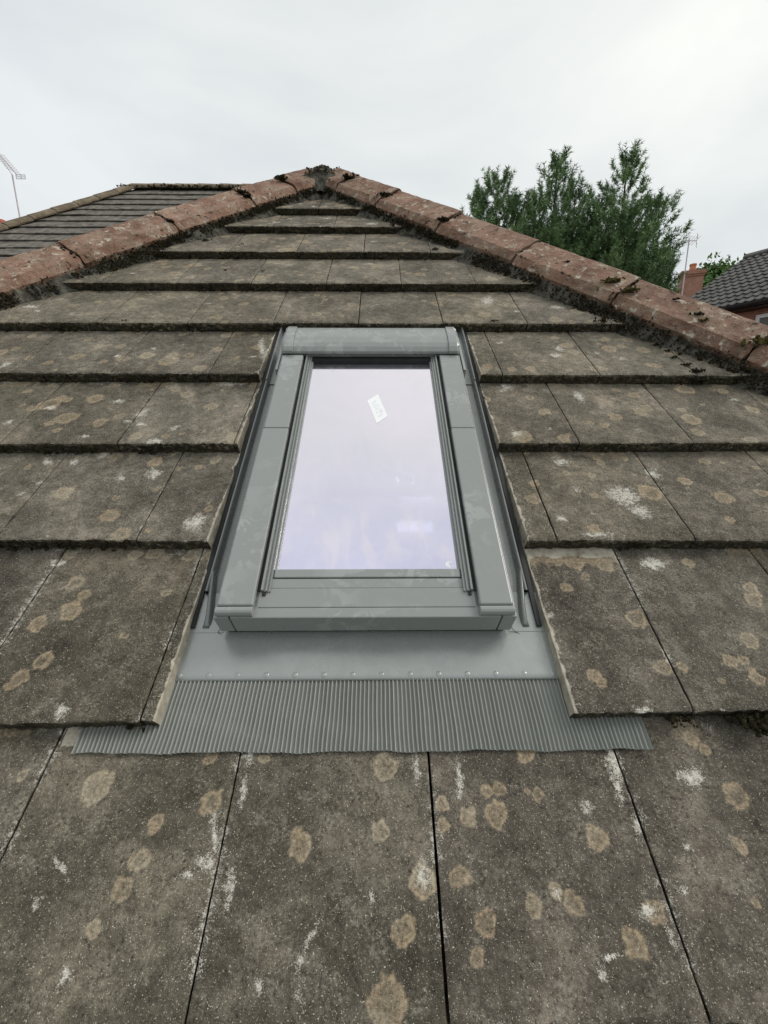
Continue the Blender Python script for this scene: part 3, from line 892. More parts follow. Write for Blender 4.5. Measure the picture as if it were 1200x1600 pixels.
def clump(p, size, n, mat, flat=.5, name='moss_clump', nrm=None):
    q = rng.normal(0, .5, (n, 3)) * size; q[:, 2] *= flat
    q[:, 2] = np.abs(q[:, 2])
    return blobs(name, np.asarray(p) + np.repeat(q, 3, 0) + rng.normal(0, .10, (3 * n, 3)) * size, rng.uniform(.08, .20, 3 * n) * size, mat, roof)
def hip_pt(side, s, cc, mm):
    A, a, m, c = hip_frame(side); return tuple(A + a * s + c * cc + m * mm)
for side, s, cc, mm, size, mt in ((1, -.50, .075, .034, .032, 'moss_olive'), (1, -.585, .09, .026, .03, 'moss_olive'), (1, -1.03, .085, .028, .045, 'moss_olive'), (1, -1.06, .05, .052, .035, 'moss_olive'),
        (1, -.82, .07, .036, .018, 'moss'), (1, -.85, .09, .024, .016, 'moss_olive'), (1, -.72, .04, .055, .012, 'moss'), (1, -.29, .06, .042, .012, 'moss'), (1, .36, .1, .018, .03, 'moss'),
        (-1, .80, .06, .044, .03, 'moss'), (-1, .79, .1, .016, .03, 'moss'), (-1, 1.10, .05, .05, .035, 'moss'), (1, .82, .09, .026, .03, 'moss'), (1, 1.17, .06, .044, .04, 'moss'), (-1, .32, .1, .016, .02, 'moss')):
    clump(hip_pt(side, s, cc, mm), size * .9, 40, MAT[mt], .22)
for u, v, size, n in ((.6234, .292, .022, 60), (.60, .300, .016, 40), (.645, .296, .018, 40), (.49, .300, .012, 30), (.515, .302, .012, 30), (.99, 1.262, .02, 40), (.985, 1.285, .017, 34), (.975, 1.33, .013, 26), (.965, 1.38, .012, 24),
                      (.96, 1.43, .011, 22), (.955, 1.48, .010, 20), (-.79, 2.40, .018, 20), (-.60, 2.33, .009, 12), (-.62, 2.06, .010, 12), (-.46, 2.05, .008, 10), (.27, 2.26, .016, 20), (.09, 2.56, .014, 18),
                      (-.20, 2.55, .012, 16), (.80, 1.60, .02, 30), (.56, 1.50, .006, 8), (-.86, 1.60, .009, 10), (-.30, 2.30, .007, 8), (-.12, 2.31, .007, 8), (.42, 1.60, .012, 16), (-.06, .952, .0, 0)):
    if n:
        k = max(q for q in range(-3, 10) if NV[q] <= v + .02)
        clump(RP(u, v, surf(k, v) - (.016 if v < NV[k] + .003 else -.001)), size, n, MAT['moss'], .45)
# crumbled mortar and moss heaped on the top of the hip end
def mound(x, y): return ax.z + .052 - .40 * abs(x) - .52 * max(0, -(y + .02)) - .5 * max(0, y + .02)
pts, rad = [], []
for i in range(640):
    x, y = rng.normal(0, .06), rng.normal(-.07, .06)
    pts.append((APEX_U + x, ax.y + y, mound(x, y) + rng.uniform(-.004, .010))); rad.append(rng.uniform(.004, .011))
blobs('apex_moss', pts[:130], rad[:130], MAT['moss'], roof, 'stuff')
blobs('apex_moss', pts[130:230], rad[130:230], MAT['moss_olive'], roof, 'stuff')
blobs('apex_rubble', pts[230:330], rad[230:330], MAT['terra'], roof, 'stuff')
blobs('apex_rubble', pts[330:], np.array(rad[330:]) * 1.0, MAT['mortar'], roof, 'stuff')
cv_, cf_ = [], []
GN = 14
for i in range(GN + 1):
    for j in range(GN + 1):
        x, y = (i / GN - .5) * .40, (j / GN - .62) * .36
        z = mound(x, y) - (.11 if i in (0, GN) or j in (0, GN) else 0) + .018 * (fbm(np.array([i * .9]), np.array([j * .9]), 81)[0] - .5)
        cv_.append((APEX_U + x, ax.y + y, z))
for i in range(GN):
    for j in range(GN):
        cf_.append((i * (GN + 1) + j, (i + 1) * (GN + 1) + j, (i + 1) * (GN + 1) + j + 1, i * (GN + 1) + j + 1))
MB().add(cv_, cf_).build('mortar_cap', MAT['mortar'], roof)

# the two side slopes that the photograph hides, laid in stepped courses
zA, zE = ax.z, NV[-3] * SN
for side in (1, -1):
    kx = (.776 if side > 0 else .741) / SN
    nC = 13
    for i in range(nC):
        z0 = zE + (zA - zE) * i / nC; z1 = zE + (zA - zE) * (i + 1) / nC
        g = []
        for z, up in ((z0, .0), (z1, -.034)):
            x = APEX_U + side * kx * (zA - z) + side * up * .6
            y = z / SN * CS
            g.append(((x, y + .05, z + up * .78), (x, 6.0, z + up * .78)))
        (p0, p1), (p2, p3) = g
        lo0 = (p0[0], p0[1], p0[2] - .03); lo1 = (p1[0], p1[1], p1[2] - .03)
        MB().add([p0, p1, p3, p2, lo0, lo1], [(0, 1, 2, 3), (4, 5, 1, 0)]).build('tile_course', MAT['oldtile'], roof)
MB().box((UL(NV[-3]) + .35, NV[-3] * CS + .3, GZ + .03), (UR(NV[-3]) - .35, 6.0, NV[-3] * SN - .06)).build('wall', MAT['render'], roof)
# white loft room under the window; added glowing panes mimic reflections in it
rm = MB()
def rq(*p): rm.add([RP(*q) for q in p], [(0, 1, 2, 3)])
a0, a1, b0, b1, d0, d1 = -.5, .5, .25, 1.62, -.10, -.5
rq((a0, b0, d1), (a1, b0, d1), (a1, b1, d1), (a0, b1, d1))
rq((a0, b0, d0), (a0, b0, d1), (a0, b1, d1), (a0, b1, d0)); rq((a1, b0, d0), (a1, b1, d0), (a1, b1, d1), (a1, b0, d1))
rq((a0, b1, d0), (a0, b1, d1), (a1, b1, d1), (a1, b1, d0)); rq((a0, b0, d0), (a1, b0, d0), (a1, b0, d1), (a0, b0, d1))
room = rm.build('loft_room', MAT['plaster'], roof)
for u0, u1, v0_, v1_ in ((.083, .117, 1.062, 1.106), (.127, .161, 1.062, 1.106), (.171, .208, 1.062, 1.106), (.090, .222, 1.217, 1.222), (.218, .222, 1.203, 1.217), (.150, .155, 1.305, 1.33), (.085, .098, 1.308, 1.33)):
    MB().box((u0, v0_, -.498), (u1, v1_, -.494), RP).build('glow_pane', MAT['lit'], room)

# ------------------------------------------------------------------ flashing round the window
fl = thing('window_flashing', 'grey metal flashing with pleated skirt around the roof window', 'flashing', RP(-.006, .26, -.04))
FU0, FU1 = -.2745, .2633                       # outer sides of the window frame
# apron
NA, NB = 48, 14
vs = []
for j in range(NB + 1):
    v = .3735 + (.515 - .3735) * j / NB
    for i in range(NA + 1):
        u = -.362 + .718 * i / NA
        n = -.0290 - .012 * (v - .3735) / .14 + .0009 * math.sin(u * 23 + 1) * math.sin(v * 40)
        if j == 0: n -= .0015
        vs.append(RP(u, v, n))
fs = [(j * (NA + 1) + i, j * (NA + 1) + i + 1, (j + 1) * (NA + 1) + i + 1, (j + 1) * (NA + 1) + i) for j in range(NB) for i in range(NA)]
b = len(vs)
vs += [RP(-.362 + .718 * i / NA, .3737, -.0335) for i in range(NA + 1)]
fs += [(i, b + i, b + i + 1, i + 1) for i in range(NA)]
apron = MB().add(vs, fs).build('apron', MAT['flash'], fl, smooth=True, recalc=False)
apron.data.polygons.foreach_set('use_smooth', [i < NA * NB for i in range(len(apron.data.polygons))])
# pressed rivets along the apron edge
rv, rf = [], []
for r_, h_ in ((.0052, -.0002), (.0046, .0005), (.003, .0011), (.0012, .0013)):
    for i in range(12):
        t = 2 * math.pi * i / 12; rv.append((r_ * math.cos(t), r_ * math.sin(t), h_))
for q in range(3):
    for i in range(12): rf.append((q * 12 + i, q * 12 + (i + 1) % 12, (q + 1) * 12 + (i + 1) % 12, (q + 1) * 12 + i))
rf.append(tuple(range(36, 48)))
rm_ = bpy.data.meshes.new('rivet'); rm_.from_pydata([RP(*p) for p in rv], [], rf); rm_.materials.append(MAT['flash'])
rm_.polygons.foreach_set('use_smooth', [True] * len(rm_.polygons))
for i in range(14):
    link('rivet', rm_, RP(-.3305 + i * .0504, .3832, -.0302), apron)
# pleated skirt dressed over the course below
PIT = .0070; NP = 130; PER = 8; NR = 14
vs = []
for j in range(NR + 1):
    f = j / NR; v = .2605 + (.378 - .2605) * f
    for i in range(NP * PER + 1):
        w = i / (NP * PER)
        u = -.4625 + .9115 * w
        ph = (i % PER) / PER
        cr = math.cos(2 * math.pi * ph)
        pl_ = random.Random(i // PER * 31 + 5)
        wav = (.0030 + pl_.uniform(-.0004, .0003) - .0009 * max(0, math.sin(u * 13 + f * 5) * math.sin(f * 9 + u * 21) - .55)) * (cr if cr > 0 else cr * .9) * (1 if f < .97 else .6)
        base = -.0245 - .0085 * min(1, f * 1.1) + .0008 * math.sin(u * 17)
        edge = max(0, (u - .425) / .024); base += .004 * edge * edge * (1 - f)
        sag = .0012 * math.sin(u * 31 + 2) + .0007 * math.sin(u * 83)
        skew = .003 * (1 - f) * math.sin(u * 9) + .0007 * math.sin(f * 7 + u * 40) * (1 - f)
        vs.append(RP(u + skew, v + (sag + (pl_.uniform(-.0006, .0006) if j == 0 else 0)) * (1 - f), base + wav))
W_ = NP * PER + 1
fs = [(j * W_ + i, j * W_ + i + 1, (j + 1) * W_ + i + 1, (j + 1) * W_ + i) for j in range(NR) for i in range(NP * PER)]
MB().add(vs, fs).build('pleated_skirt', MAT['pleat'], fl, smooth=True, recalc=False)
# side gutters: a floor, a folded rib and an upstand under the tiles, in two lengths
def gutter(sgn, edge, v0, v1, dn, name='side_gutter'):
    o = lambda d: edge + sgn * d               # d: distance out from the frame
    t = .0012
    prof = [(o(.000), -.043), (o(.030), -.0455), (o(.040), -.0455), (o(.0415), -.042), (o(.0435), -.0300), (o(.0455), -.0275), (o(.0480), -.0275),
            (o(.0500), -.0300), (o(.0520), -.050), (o(.095), -.050)]
    prof = [(x, n + dn + .0088) for x, n in prof]
    full = prof + [(x, n - t) for x, n in prof[::-1]]
    return MB().extrude(full, v0, v1, lambda a, x, n: RP(x, a, n)).build(name, MAT['channel'], fl)
for sgn, edge in ((-1, FU0), (1, FU1)):
    g = gutter(sgn, edge, .545, 1.285, 0)
    gutter(sgn, edge, 1.27, 1.70, .0026)
    # lower end: floor runs on flat and the rib curves in and dies out
    o = lambda d: edge + sgn * d
    MB().box((min(o(0), o(.1)), .4655, -.0405), (max(o(0), o(.1)), .549, -.0361), RP).build('gutter_end', MAT['flash'], fl)
    m = MB(); K = 16; rings = []
    for i in range(K + 1):
        f = i / K; v = .600 - .126 * f
        cx = .0468 - .012 * sstep(.0, 1., np.array(f)) ** 2 - .006 * math.sin(f * 3.1)
        h = .0185 * (1 - f ** 5 * .85)
        ww = .0058 + .0022 * f
        rings.append([RP(o(cx - ww), v, -.0372), RP(o(cx - ww * .6), v, -.0372 + h * .75), RP(o(cx), v, -.0372 + h), RP(o(cx + ww * .6), v, -.0372 + h * .75), RP(o(cx + ww), v, -.0372)])
    vs = [p for r in rings for p in r]
    fs = [(i * 5 + j, i * 5 + j + 1, (i + 1) * 5 + j + 1, (i + 1) * 5 + j) for i in range(K) for j in range(4)] + [tuple(K * 5 + j for j in range(5))]
    m.add(vs, fs).build('gutter_rib_end', MAT['channel'], fl, smooth=True)
    MB().box((min(o(.0550), o(.0640)), .474, -.060), (max(o(.0550), o(.0640)), 1.60, -.0300), RP).build('gap_shade_foam', MAT['dark'], fl)  # black foam strip added to deepen the shade beside the tiles
MB().box((FU0 - .09, 1.40, -.052), (FU1 + .09, 1.74, -.049), RP).build('back_gutter', MAT['flash'], fl)

# ------------------------------------------------------------------ roof window
wd = thing('roof_window', 'grey framed centre pivot roof window reflecting the pale sky', 'roof window', RP(-.006, .4616, -.03))
C_ = MAT['clad']
# frame members
MB().box((FU0, .4805, -.12), (-.1985, 1.40, .030), RP).build('side_frame', C_, wd, bevel=.002)
MB().box((.1915, .4805, -.12), (FU1, 1.40, .030), RP).build('side_frame', C_, wd, bevel=.002)
MB().box((-.1983, 1.318, -.12), (.1913, 1.40, .0295), RP).build('top_frame', MAT['dark'], wd, bevel=.002)
bot = MB().box((FU0 + .003, .4822, -.10), (FU1 - .003, .5215, .0300), RP).build('bottom_frame', C_, wd, bevel=.0015)
MB().box((-.1984, .5222, -.10), (.1914, .5425, .0288), RP).build('bottom_ledge', C_, wd, bevel=.001)
# front fascia in three lengths with open seams
for u0, u1 in ((FU0, -.2470), (-.2452, .2360), (.2378, FU1)):
    MB().box((u0, .4616, -.0235), (u1, .4818, .0300), RP).build('front_cover', C_, bot, bevel=.0022)
MB().box((FU0 + .01, .4675, -.040), (FU1 - .01, .4815, -.0240), RP).build('front_gasket', MAT['dark'], bot)
# raised side covers in two lengths, the lower one ending in a rolled bead
for u0, u1, sg in ((-.2680, -.2045, -1), (.1975, .2570, 1)):
    MB().box((u0, .4790, .0302), (u1, .9660, .0450), RP).build('side_cover', C_, wd, bevel=.0035, seg=3)
    MB().box((u0 + .001, .9678, .0302), (u1 - .001 if sg < 0 else u1 - .0015, 1.325, .0435), RP).build('side_cover', C_, wd, bevel=.0035, seg=3)
    m = MB(); K = 14
    prof = [(.4645 + .0085 * math.cos(t) + .006, .0375 + .0085 * math.sin(t)) for t in [2 * math.pi * i / K for i in range(K)]]
    m.extrude(prof, u0 - .0008, u1 + .0008, lambda a, x, n: RP(a, x, n)).build('cover_bead', C_, wd, smooth=False, bevel=.0012)
    MB().box((u0 + .0005, .9650, .0300), (u1 - .0005, .9690, .0425), RP).build('cover_gasket', MAT['dark'], wd)
# sash: ribbed rails beside the pane, trim below, seal above
for sg, e in ((-1, -.1975), (1, .1908)):
    o = lambda d: e - sg * d                   # d: distance in towards the pane
    prof = [(0, .0), (0, .0385), (.0012, .0405), (.0042, .0405), (.0052, .0375), (.0062, .0335), (.0080, .0335), (.0088, .0365), (.0112, .0365), (.0120, .0320), (.0138, .0320), (.0146, .0345), (.0164, .0345), (.0178, .0250), (.0178, .0)]
    MB().extrude([(o(d), n) for d, n in prof], .5125, 1.319, lambda a, x, n: RP(x, a, n)).build('sash_rail', MAT['rail'], wd)
    MB().box((min(o(-.0075), o(-.0002)), .5135, .0290), (max(o(-.0075), o(-.0002)), 1.318, .0316), RP).build('rail_gasket', MAT['dark'], wd)
    for vq in (.665, .845):
        MB().box((min(o(-.003), o(-.0005)), vq, .0316), (max(o(-.003), o(-.0005)), vq + .012, .0336), RP).build('rail_clip', MAT['dark'], wd)
    MB().tube(RP(o(.006), .505, .031), RP(o(.006), .5115, .031), .0032).build('rail_end_plug', MAT['dark'], wd)
MB().box((-.1795, .5440, .0100), (.1727, .5625, .0312), RP).build('sash_bottom_trim', C_, wd, bevel=.0018)
MB().box((-.1797, .5428, .0000), (.1729, .5442, .0285), RP).build('trim_seal', MAT['dark'], wd)
MB().box((-.1797, 1.2985, .0100), (.1729, 1.3175, .0300), RP).build('sash_top_seal', MAT['dark'], wd, bevel=.001)
pane = MB().box((-.1800, .5560, .0160), (.1733, 1.3000, .0220), RP).build('glass_pane', MAT['glass'], wd)
for u0, u1 in ((-.1812, -.1768), (.1697, .1741)):
    MB().box((u0, .5626, .0221), (u1, 1.298, .0262), RP).build('glazing_bead', MAT['clad'], wd, bevel=.001)
# sticker left on the glass, with faint print, and the round etched stamp in the corner
st = [(-.0132, 1.1089), (.0158, 1.1372), (.0414, 1.0405), (.0132, 1.0110)]
stk = MB().add([RP(u, v, .0223) for u, v in st] + [RP(u, v, .0226) for u, v in st], [(3, 2, 1, 0), (4, 5, 6, 7), (0, 1, 5, 4), (1, 2, 6, 5), (2, 3, 7, 6), (3, 0, 4, 7)]).build('sticker', MAT['paper'], pane)
def stp(a, b):
    p = [Vector((x, y)) for x, y in st]
    q = (p[0] * (1 - a) + p[1] * a) * (1 - b) + (p[3] * (1 - a) + p[2] * a) * b
    return RP(q.x, q.y, .0228)
pm = MB()
for a_, b_, w_, h_ in ((.25, .18, .42, .05), (.30, .30, .30, .04), (.28, .40, .5, .04), (.3, .50, .36, .05), (.25, .62, .2, .05), (.55, .60, .28, .16), (.3, .80, .4, .05)):
    pm.add([stp(a_, b_), stp(a_ + w_, b_), stp(a_ + w_, b_ + h_), stp(a_, b_ + h_)], [(0, 1, 2, 3)])
pm.build('sticker_print', MAT['print'], stk, recalc=False)
sm = MB(); KK = 28
for r0, r1 in ((.0078, .0062), (.0050, .0026)):
    vs = []
    for i in range(KK):
        t = 2 * math.pi * i / KK
        vs += [RP(.1562 + r0 * math.cos(t), .5775 + r0 * math.sin(t), .0224), RP(.1562 + r1 * math.cos(t), .5775 + r1 * math.sin(t), .0224)]
    sm.add(vs, [(2 * i, 2 * i + 1, (2 * i + 3) % (2 * KK), (2 * i + 2) % (2 * KK)) for i in range(KK if r0 > .006 else KK * 3 // 4)])
sm.build('glass_stamp', MAT['paper'], pane, recalc=False)
for u0, u1 in ((-.2660, -.2055), (.1985, .2555)):  # dark strips put in as the shade under the hood
    MB().box((u0, 1.3040, .0302), (u1, 1.3080, .0445), RP).build('hood_gap_shade', MAT['dark'], wd)
# hood over the top with end caps and side flaps
hp = [(1.3150, .0300), (1.3120, .0400), (1.3080, .0450), (1.3100, .0520), (1.3230, .0600), (1.3400, .0640), (1.3700, .0655), (1.4050, .0640), (1.4240, .0590), (1.4320, .0610), (1.4380, .0580), (1.4400, .0480), (1.4420, -.0400), (1.4300, -.0400), (1.4300, .0300)]
hd = MB().extrude(hp, -.2368, .2276, lambda a, x, n: RP(a, x, n)).build('hood', C_, wd, bevel=.0016)
hc = [(x + (-.004 if x < 1.36 else .0015), n + (.0035 if n > .035 else 0)) for x, n in hp]
for u0, u1, t0, t1 in ((-.2715, -.2362, .0060, 0), (.2270, .2605, 0, .0060)):
    k = len(hc)
    # taper the outer end so that the cap rounds off
    q0 = [(x + (.010 * (t0 > 0) if x < 1.33 else (-.004 if t0 > 0 else 0)), n - t0) for x, n in hc]
    q1 = [(x + (.010 * (t1 > 0) if x < 1.33 else (-.004 if t1 > 0 else 0)), n - t1) for x, n in hc]
    q0 = hc if t0 == 0 else q0; q1 = hc if t1 == 0 else q1
    um0 = u0 + (.009 if t0 else 0); um1 = u1 - (.009 if t1 else 0)
    secs = [(u0, q0)] * (1 if t0 else 0) + [(um0, hc), (um1, hc)] + [(u1, q1)] * (1 if t1 else 0)
    m = MB(); vs = [RP(u, x, n) for u, s_ in secs for x, n in s_]
    fs = [(i * k + j, i * k + (j + 1) % k, (i + 1) * k + (j + 1) % k, (i + 1) * k + j) for i in range(len(secs) - 1) for j in range(k)]
    fs += [tuple(range(k))[::-1], tuple(range((len(secs) - 1) * k, len(secs) * k))]
    m.add(vs, fs).build('hood_end_cap', C_, hd, bevel=.0012)
for u0, u1 in ((-.2870, -.2795), (.2690, .2765)):
    MB().box((u0, 1.262, -.030), (u1, 1.446, .0215), RP).build('hood_side_flap', MAT['flash'], hd, bevel=.0012)
# a wisp of twig caught at each bottom corner
for pts_ in (((.2650, .4700, -.020), (.2690, .4670, -.030), (.2760, .4640, -.036), (.2850, .4600, -.0375)), ((-.2790, .4690, -.028), (-.2840, .4650, -.036), (-.2810, .4660, -.030))):
    m = MB()
    for p, q in zip(pts_[:-1], pts_[1:]): m.tube(RP(*p), RP(*q), .0006, k=5)
    tw = m.build('twig', MAT['bark'])
    right = pts_[0][0] > 0
    tag(tw, 'thin dark twig caught at the window frame, %s bottom corner' % ('right' if right else 'left'), 'twig', 'twigs caught in the flashing')

# ------------------------------------------------------------------ taller tiled roof behind on the left, parallel to this one
LN = -1.96
LP = lambda u, v, n=0: RP(u, v, LN + n)
lh = thing('tall_house', 'taller house with grey tiled hipped roof behind the left hip', 'house', (-4.0, 8.0, GZ))
LV0, LV1, LG = 6.14, 11.25, .3194
LHU = lambda v: -5.08 - .56 * (LV1 - v)
nrow = 16
sh = None
LR = -.8
def left_tile(v0, a, b, clipped):
    d = LG + .03
    n0, n1 = 0, -.024 * d / LG
    lo0 = max(a, LHU(v0) + .03); lo1 = max(a, LHU(v0 + d) + .03)
    if b - lo0 < .02: return None
    lo1 = min(lo1, b - .01)
    top = [(lo0, v0, n0), (b, v0, n0), (b, v0 + d, n1), (lo1, v0 + d, n1)]
    vs = [LP(*p) for p in top] + [LP(p[0], p[1], p[2] - .016) for p in top]
    return vs, [(0, 1, 2, 3), (4, 5, 1, 0), (5, 6, 2, 1), (7, 4, 0, 3), (6, 7, 3, 2), (7, 6, 5, 4)]
for r in range(nrow):
    v0 = LV1 - .10 - (nrow - r) * LG + LG * .0
    off = -.8 - (r % 2) * TW / 2
    i = 0
    while True:
        b = off - i * TW - .003; a = off - (i + 1) * TW + .003; i += 1
        if b < LHU(v0): break
        clipped = a < LHU(v0 + LG + .03) + .03
        if clipped:
            q = left_tile(v0, a, b, True)
            if q: mesh_obj('tile', np.array(q[0]), q[1], MAT['oldtile'], lh)
        else:
            q = left_tile(v0, a, b, False)
            c = np.array(q[0]); c = (c.min(0) + c.max(0)) / 2
            if sh is None:
                o = mesh_obj('tile', np.array(q[0]), q[1], MAT['oldtile'], lh); sh = o.data
            else:
                dz = random.uniform(-.004, .004)
                link('tile', sh, (c[0], c[1] - dz * .6, c[2] + dz * .8), lh)
# its ridge and hip tiles
la = Vector(LP(LHU(LV1), LV1)); lb = Vector(LP(LHU(LV0), LV0))
ha = (la - lb).normalized(); hl = (la - lb).length
hm = (Vector((0, -SN, CS)) + Vector((-.75, 0, .66))).normalized(); hm = (hm - ha * hm.dot(ha)).normalized(); hcx = ha.cross(hm)
q = 0; s = hl - .02
while s > .5:
    ridge_tile('hip_tile', lb, ha, hm, hcx, s - .452, s - .006, lh, MAT['olive_hip'], 500 + q, sub=3, jit=.003); s -= .46; q += 1
for q in range(9):
    ridge_tile('ridge_tile', la, Vector((1, 0, 0)), Vector((0, 0, 1)), Vector((0, -1, 0)), -.05 + q * .46, .40 + q * .46, lh, MAT['olive_hip'], 600 + q, sub=3, jit=.003)
pts = [(la.x + rng.uniform(-.3, 4), la.y - .12 + rng.normal(0, .02), la.z - .03 + rng.normal(0, .012)) for _ in range(260)]
blobs('ridge_moss', pts, rng.uniform(.008, .028, 260), MAT['moss'], lh, 'stuff')
# back and side slopes, walls
rb = la.y + (la.y - lb.y)
hipx = lb.x
MB().add([tuple(la), (LR, la.y, la.z), (LR, rb, lb.z), (lb.x, rb, lb.z)], [(0, 1, 2, 3)]).build('back_slope', MAT['oldtile'], lh)
MB().add([tuple(la + Vector((0, 0, -.03))), (lb.x, lb.y, lb.z - .03), (lb.x, rb, lb.z - .03)], [(0, 1, 2)]).build('side_slope', MAT['oldtile'], lh)
MB().add([LP(LHU(LV1), LV1, -.07), LP(LR, LV1, -.07), LP(LR, LV0, -.07), LP(LHU(LV0), LV0, -.07)], [(0, 1, 2, 3)]).build('roof_underlay', MAT['deck'], lh)
wz = lb.z - .05
MB().box((hipx + .35, lb.y + .35, GZ + .03), (LR - .1, rb - .35, wz)).build('wall', MAT['render'], lh)
MB().add([(LR - .1, lb.y + .35, wz), (LR - .1, rb - .35, wz), (LR - .1, la.y, la.z - .12), (LR - .2, lb.y + .35, wz), (LR - .2, rb - .35, wz), (LR - .2, la.y, la.z - .12)],
         [(0, 1, 2), (5, 4, 3), (0, 3, 4, 1), (1, 4, 5, 2), (2, 5, 3, 0)]).build('gable_wall', MAT['render'], lh)

# ------------------------------------------------------------------ brick house on the right
rh = thing('brick_house', 'red brick house with dark profiled tile roof at the right edge', 'house', (8.0, 8.5, GZ))
K0 = Vector((6.50, 10.32, 2.90)); ang = math.radians(25)
E_ = Vector((-math.sin(ang), math.cos(ang), 0)); W_ = Vector((E_.y, -E_.x, 0)); Z_ = Vector((0, 0, 1))
RUN, RS = 2.94, 1.695
HL = 9.0                                        # length of the house towards the viewer
HP = lambda s, w, z=0: tuple(K0 - E_ * s + W_ * w + Z_ * z)
NC = 13
slope = math.hypot(RUN, RS); up = Vector((W_ * (RUN / slope) + Z_ * (RS / slope))); nm = (Z_ * (RUN / slope) - W_ * (RS / slope))
g = slope / NC
NS = int(HL / .05)
prof = []
for i in range(NS + 1):
    s = HL * i / NS
    prof.append((s, .013 * (1 if math.cos(2 * math.pi * s / .15) > -.2 else -1)))
cvs, cfs = [], []
n_ = len(prof)
for t, lift in ((-.03, .026), (g + .03, -.006)):
    for s, h in prof: cvs.append(tuple(-E_ * s + up * t + nm * (h + lift)))
for s, h in prof: cvs.append(tuple(-E_ * s + up * -.03 + nm * (h + .002)))
cfs = [(i, i + 1, n_ + i + 1, n_ + i) for i in range(n_ - 1)] + [(2 * n_ + i, 2 * n_ + i + 1, i + 1, i) for i in range(n_ - 1)]
o = MB().add([tuple(Vector(p) + K0) for p in cvs], cfs).build('tile_course', MAT['slate'], rh, recalc=False)
for i in range(1, NC):
    d = up * (g * i); c_ = wloc(o)
    link('tile_course', o.data, (c_.x + d.x, c_.y + d.y, c_.z + d.z), rh)
rt = K0 + W_ * RUN + Z_ * RS
for q in range(19):
    ridge_tile('ridge_tile', rt, -E_, Z_, W_, q * .46 - .02, q * .46 + .43, rh, MAT['slate'], 700 + q, sub=2, jit=.001)
MB().add([tuple(rt), tuple(rt - E_ * HL), tuple(rt - E_ * HL + W_ * RUN - Z_ * RS), tuple(rt + W_ * RUN - Z_ * RS)], [(0, 1, 2, 3)]).build('back_slope', MAT['slate'], rh)
MB().add([HP(.03, .03, -.03), HP(HL - .03, .03, -.03), tuple(rt - E_ * (HL - .03) - Z_ * .06), tuple(rt - E_ * .03 - Z_ * .06)], [(0, 1, 2, 3)]).build('roof_underlay', MAT['deck'], rh)
MB().extrude([(0, .03, ), (.0, -.10), (.22, -.12), (.22, -.05)], .0, HL, lambda a, x, z: HP(a, x - .02, z - .03)).build('fascia_board', MAT['gutter'], rh)
m = MB(); kk = 10
m.extrude([(-.055 + .055 * math.cos(t), -.055 + .055 * math.sin(t)) for t in [math.pi * i / kk - math.pi for i in range(kk + 1)]] , -.05, HL, lambda a, x, z: HP(a, x - .03, z)).build('gutter', MAT['gutter'], rh)
bw = .20                                        # wall set back under the eave
wins = [(1.74, 2.94, -1.28, -.24)]
s0w, s1w, z0w, z1w = wins[0]
zb = GZ + .03 - K0.z
wl_ = MB()
for a0_, a1_, b0_, b1_ in ((.15, s0w, zb, -.10), (s1w, HL - .1, zb, -.10), (s0w, s1w, zb, z0w), (s0w, s1w, z1w, -.10)):
    wl_.add([HP(a0_, bw, b0_), HP(a1_, bw, b0_), HP(a1_, bw, b1_), HP(a0_, bw, b1_)], [(0, 1, 2, 3)])
wl_.add([HP(.15, bw, zb), HP(.15, 2 * RUN - bw, zb), HP(.15, 2 * RUN - bw, -.10), HP(.15, RUN, RS - .12), HP(.15, bw, -.10)], [(0, 1, 2, 3, 4)])
wl_.add([HP(HL - .1, bw, zb), HP(HL - .1, 2 * RUN - bw, zb), HP(HL - .1, 2 * RUN - bw, -.10), HP(HL - .1, RUN, RS - .12), HP(HL - .1, bw, -.10)], [(4, 3, 2, 1, 0)])
wl_.add([HP(.15, 2 * RUN - bw, zb), HP(HL - .1, 2 * RUN - bw, zb), HP(HL - .1, 2 * RUN - bw, -.10), HP(.15, 2 * RUN - bw, -.10)], [(0, 1, 2, 3)])
wall = wl_.build('wall', MAT['brick'], rh, recalc=False)
wall.data.transform(Matrix.Rotation(0, 4, 'Z'))
fr = MB()
FW = .07
def fb(a0_, a1_, b0_, b1_, d0_=.02, d1_=.09): fr.box((a0_, bw + d0_, b0_), (a1_, bw + d1_, b1_), HP)
fb(s0w, s1w, z0w, z0w + FW); fb(s0w, s1w, z1w - FW, z1w); fb(s0w, s0w + FW, z0w + FW, z1w - FW); fb(s1w - FW, s1w, z0w + FW, z1w - FW)
fb((s0w + s1w) / 2 - .04, (s0w + s1w) / 2 + .04, z0w + FW, z1w - FW)
wf = fr.build('window_frame', MAT['upvc'], rh)
for a0_, a1_ in ((s0w + FW, (s0w + s1w) / 2 - .04), ((s0w + s1w) / 2 + .04, s1w - FW)):
    MB().box((a0_, bw + .05, z0w + FW), (a1_, bw + .06, z1w - FW), HP).build('window_pane', MAT['pane'], wf)
MB().box((s0w - .05, bw - .05, z0w - .06), (s1w + .05, bw + .05, z0w - .004), HP).build('window_sill', MAT['upvc'], rh)

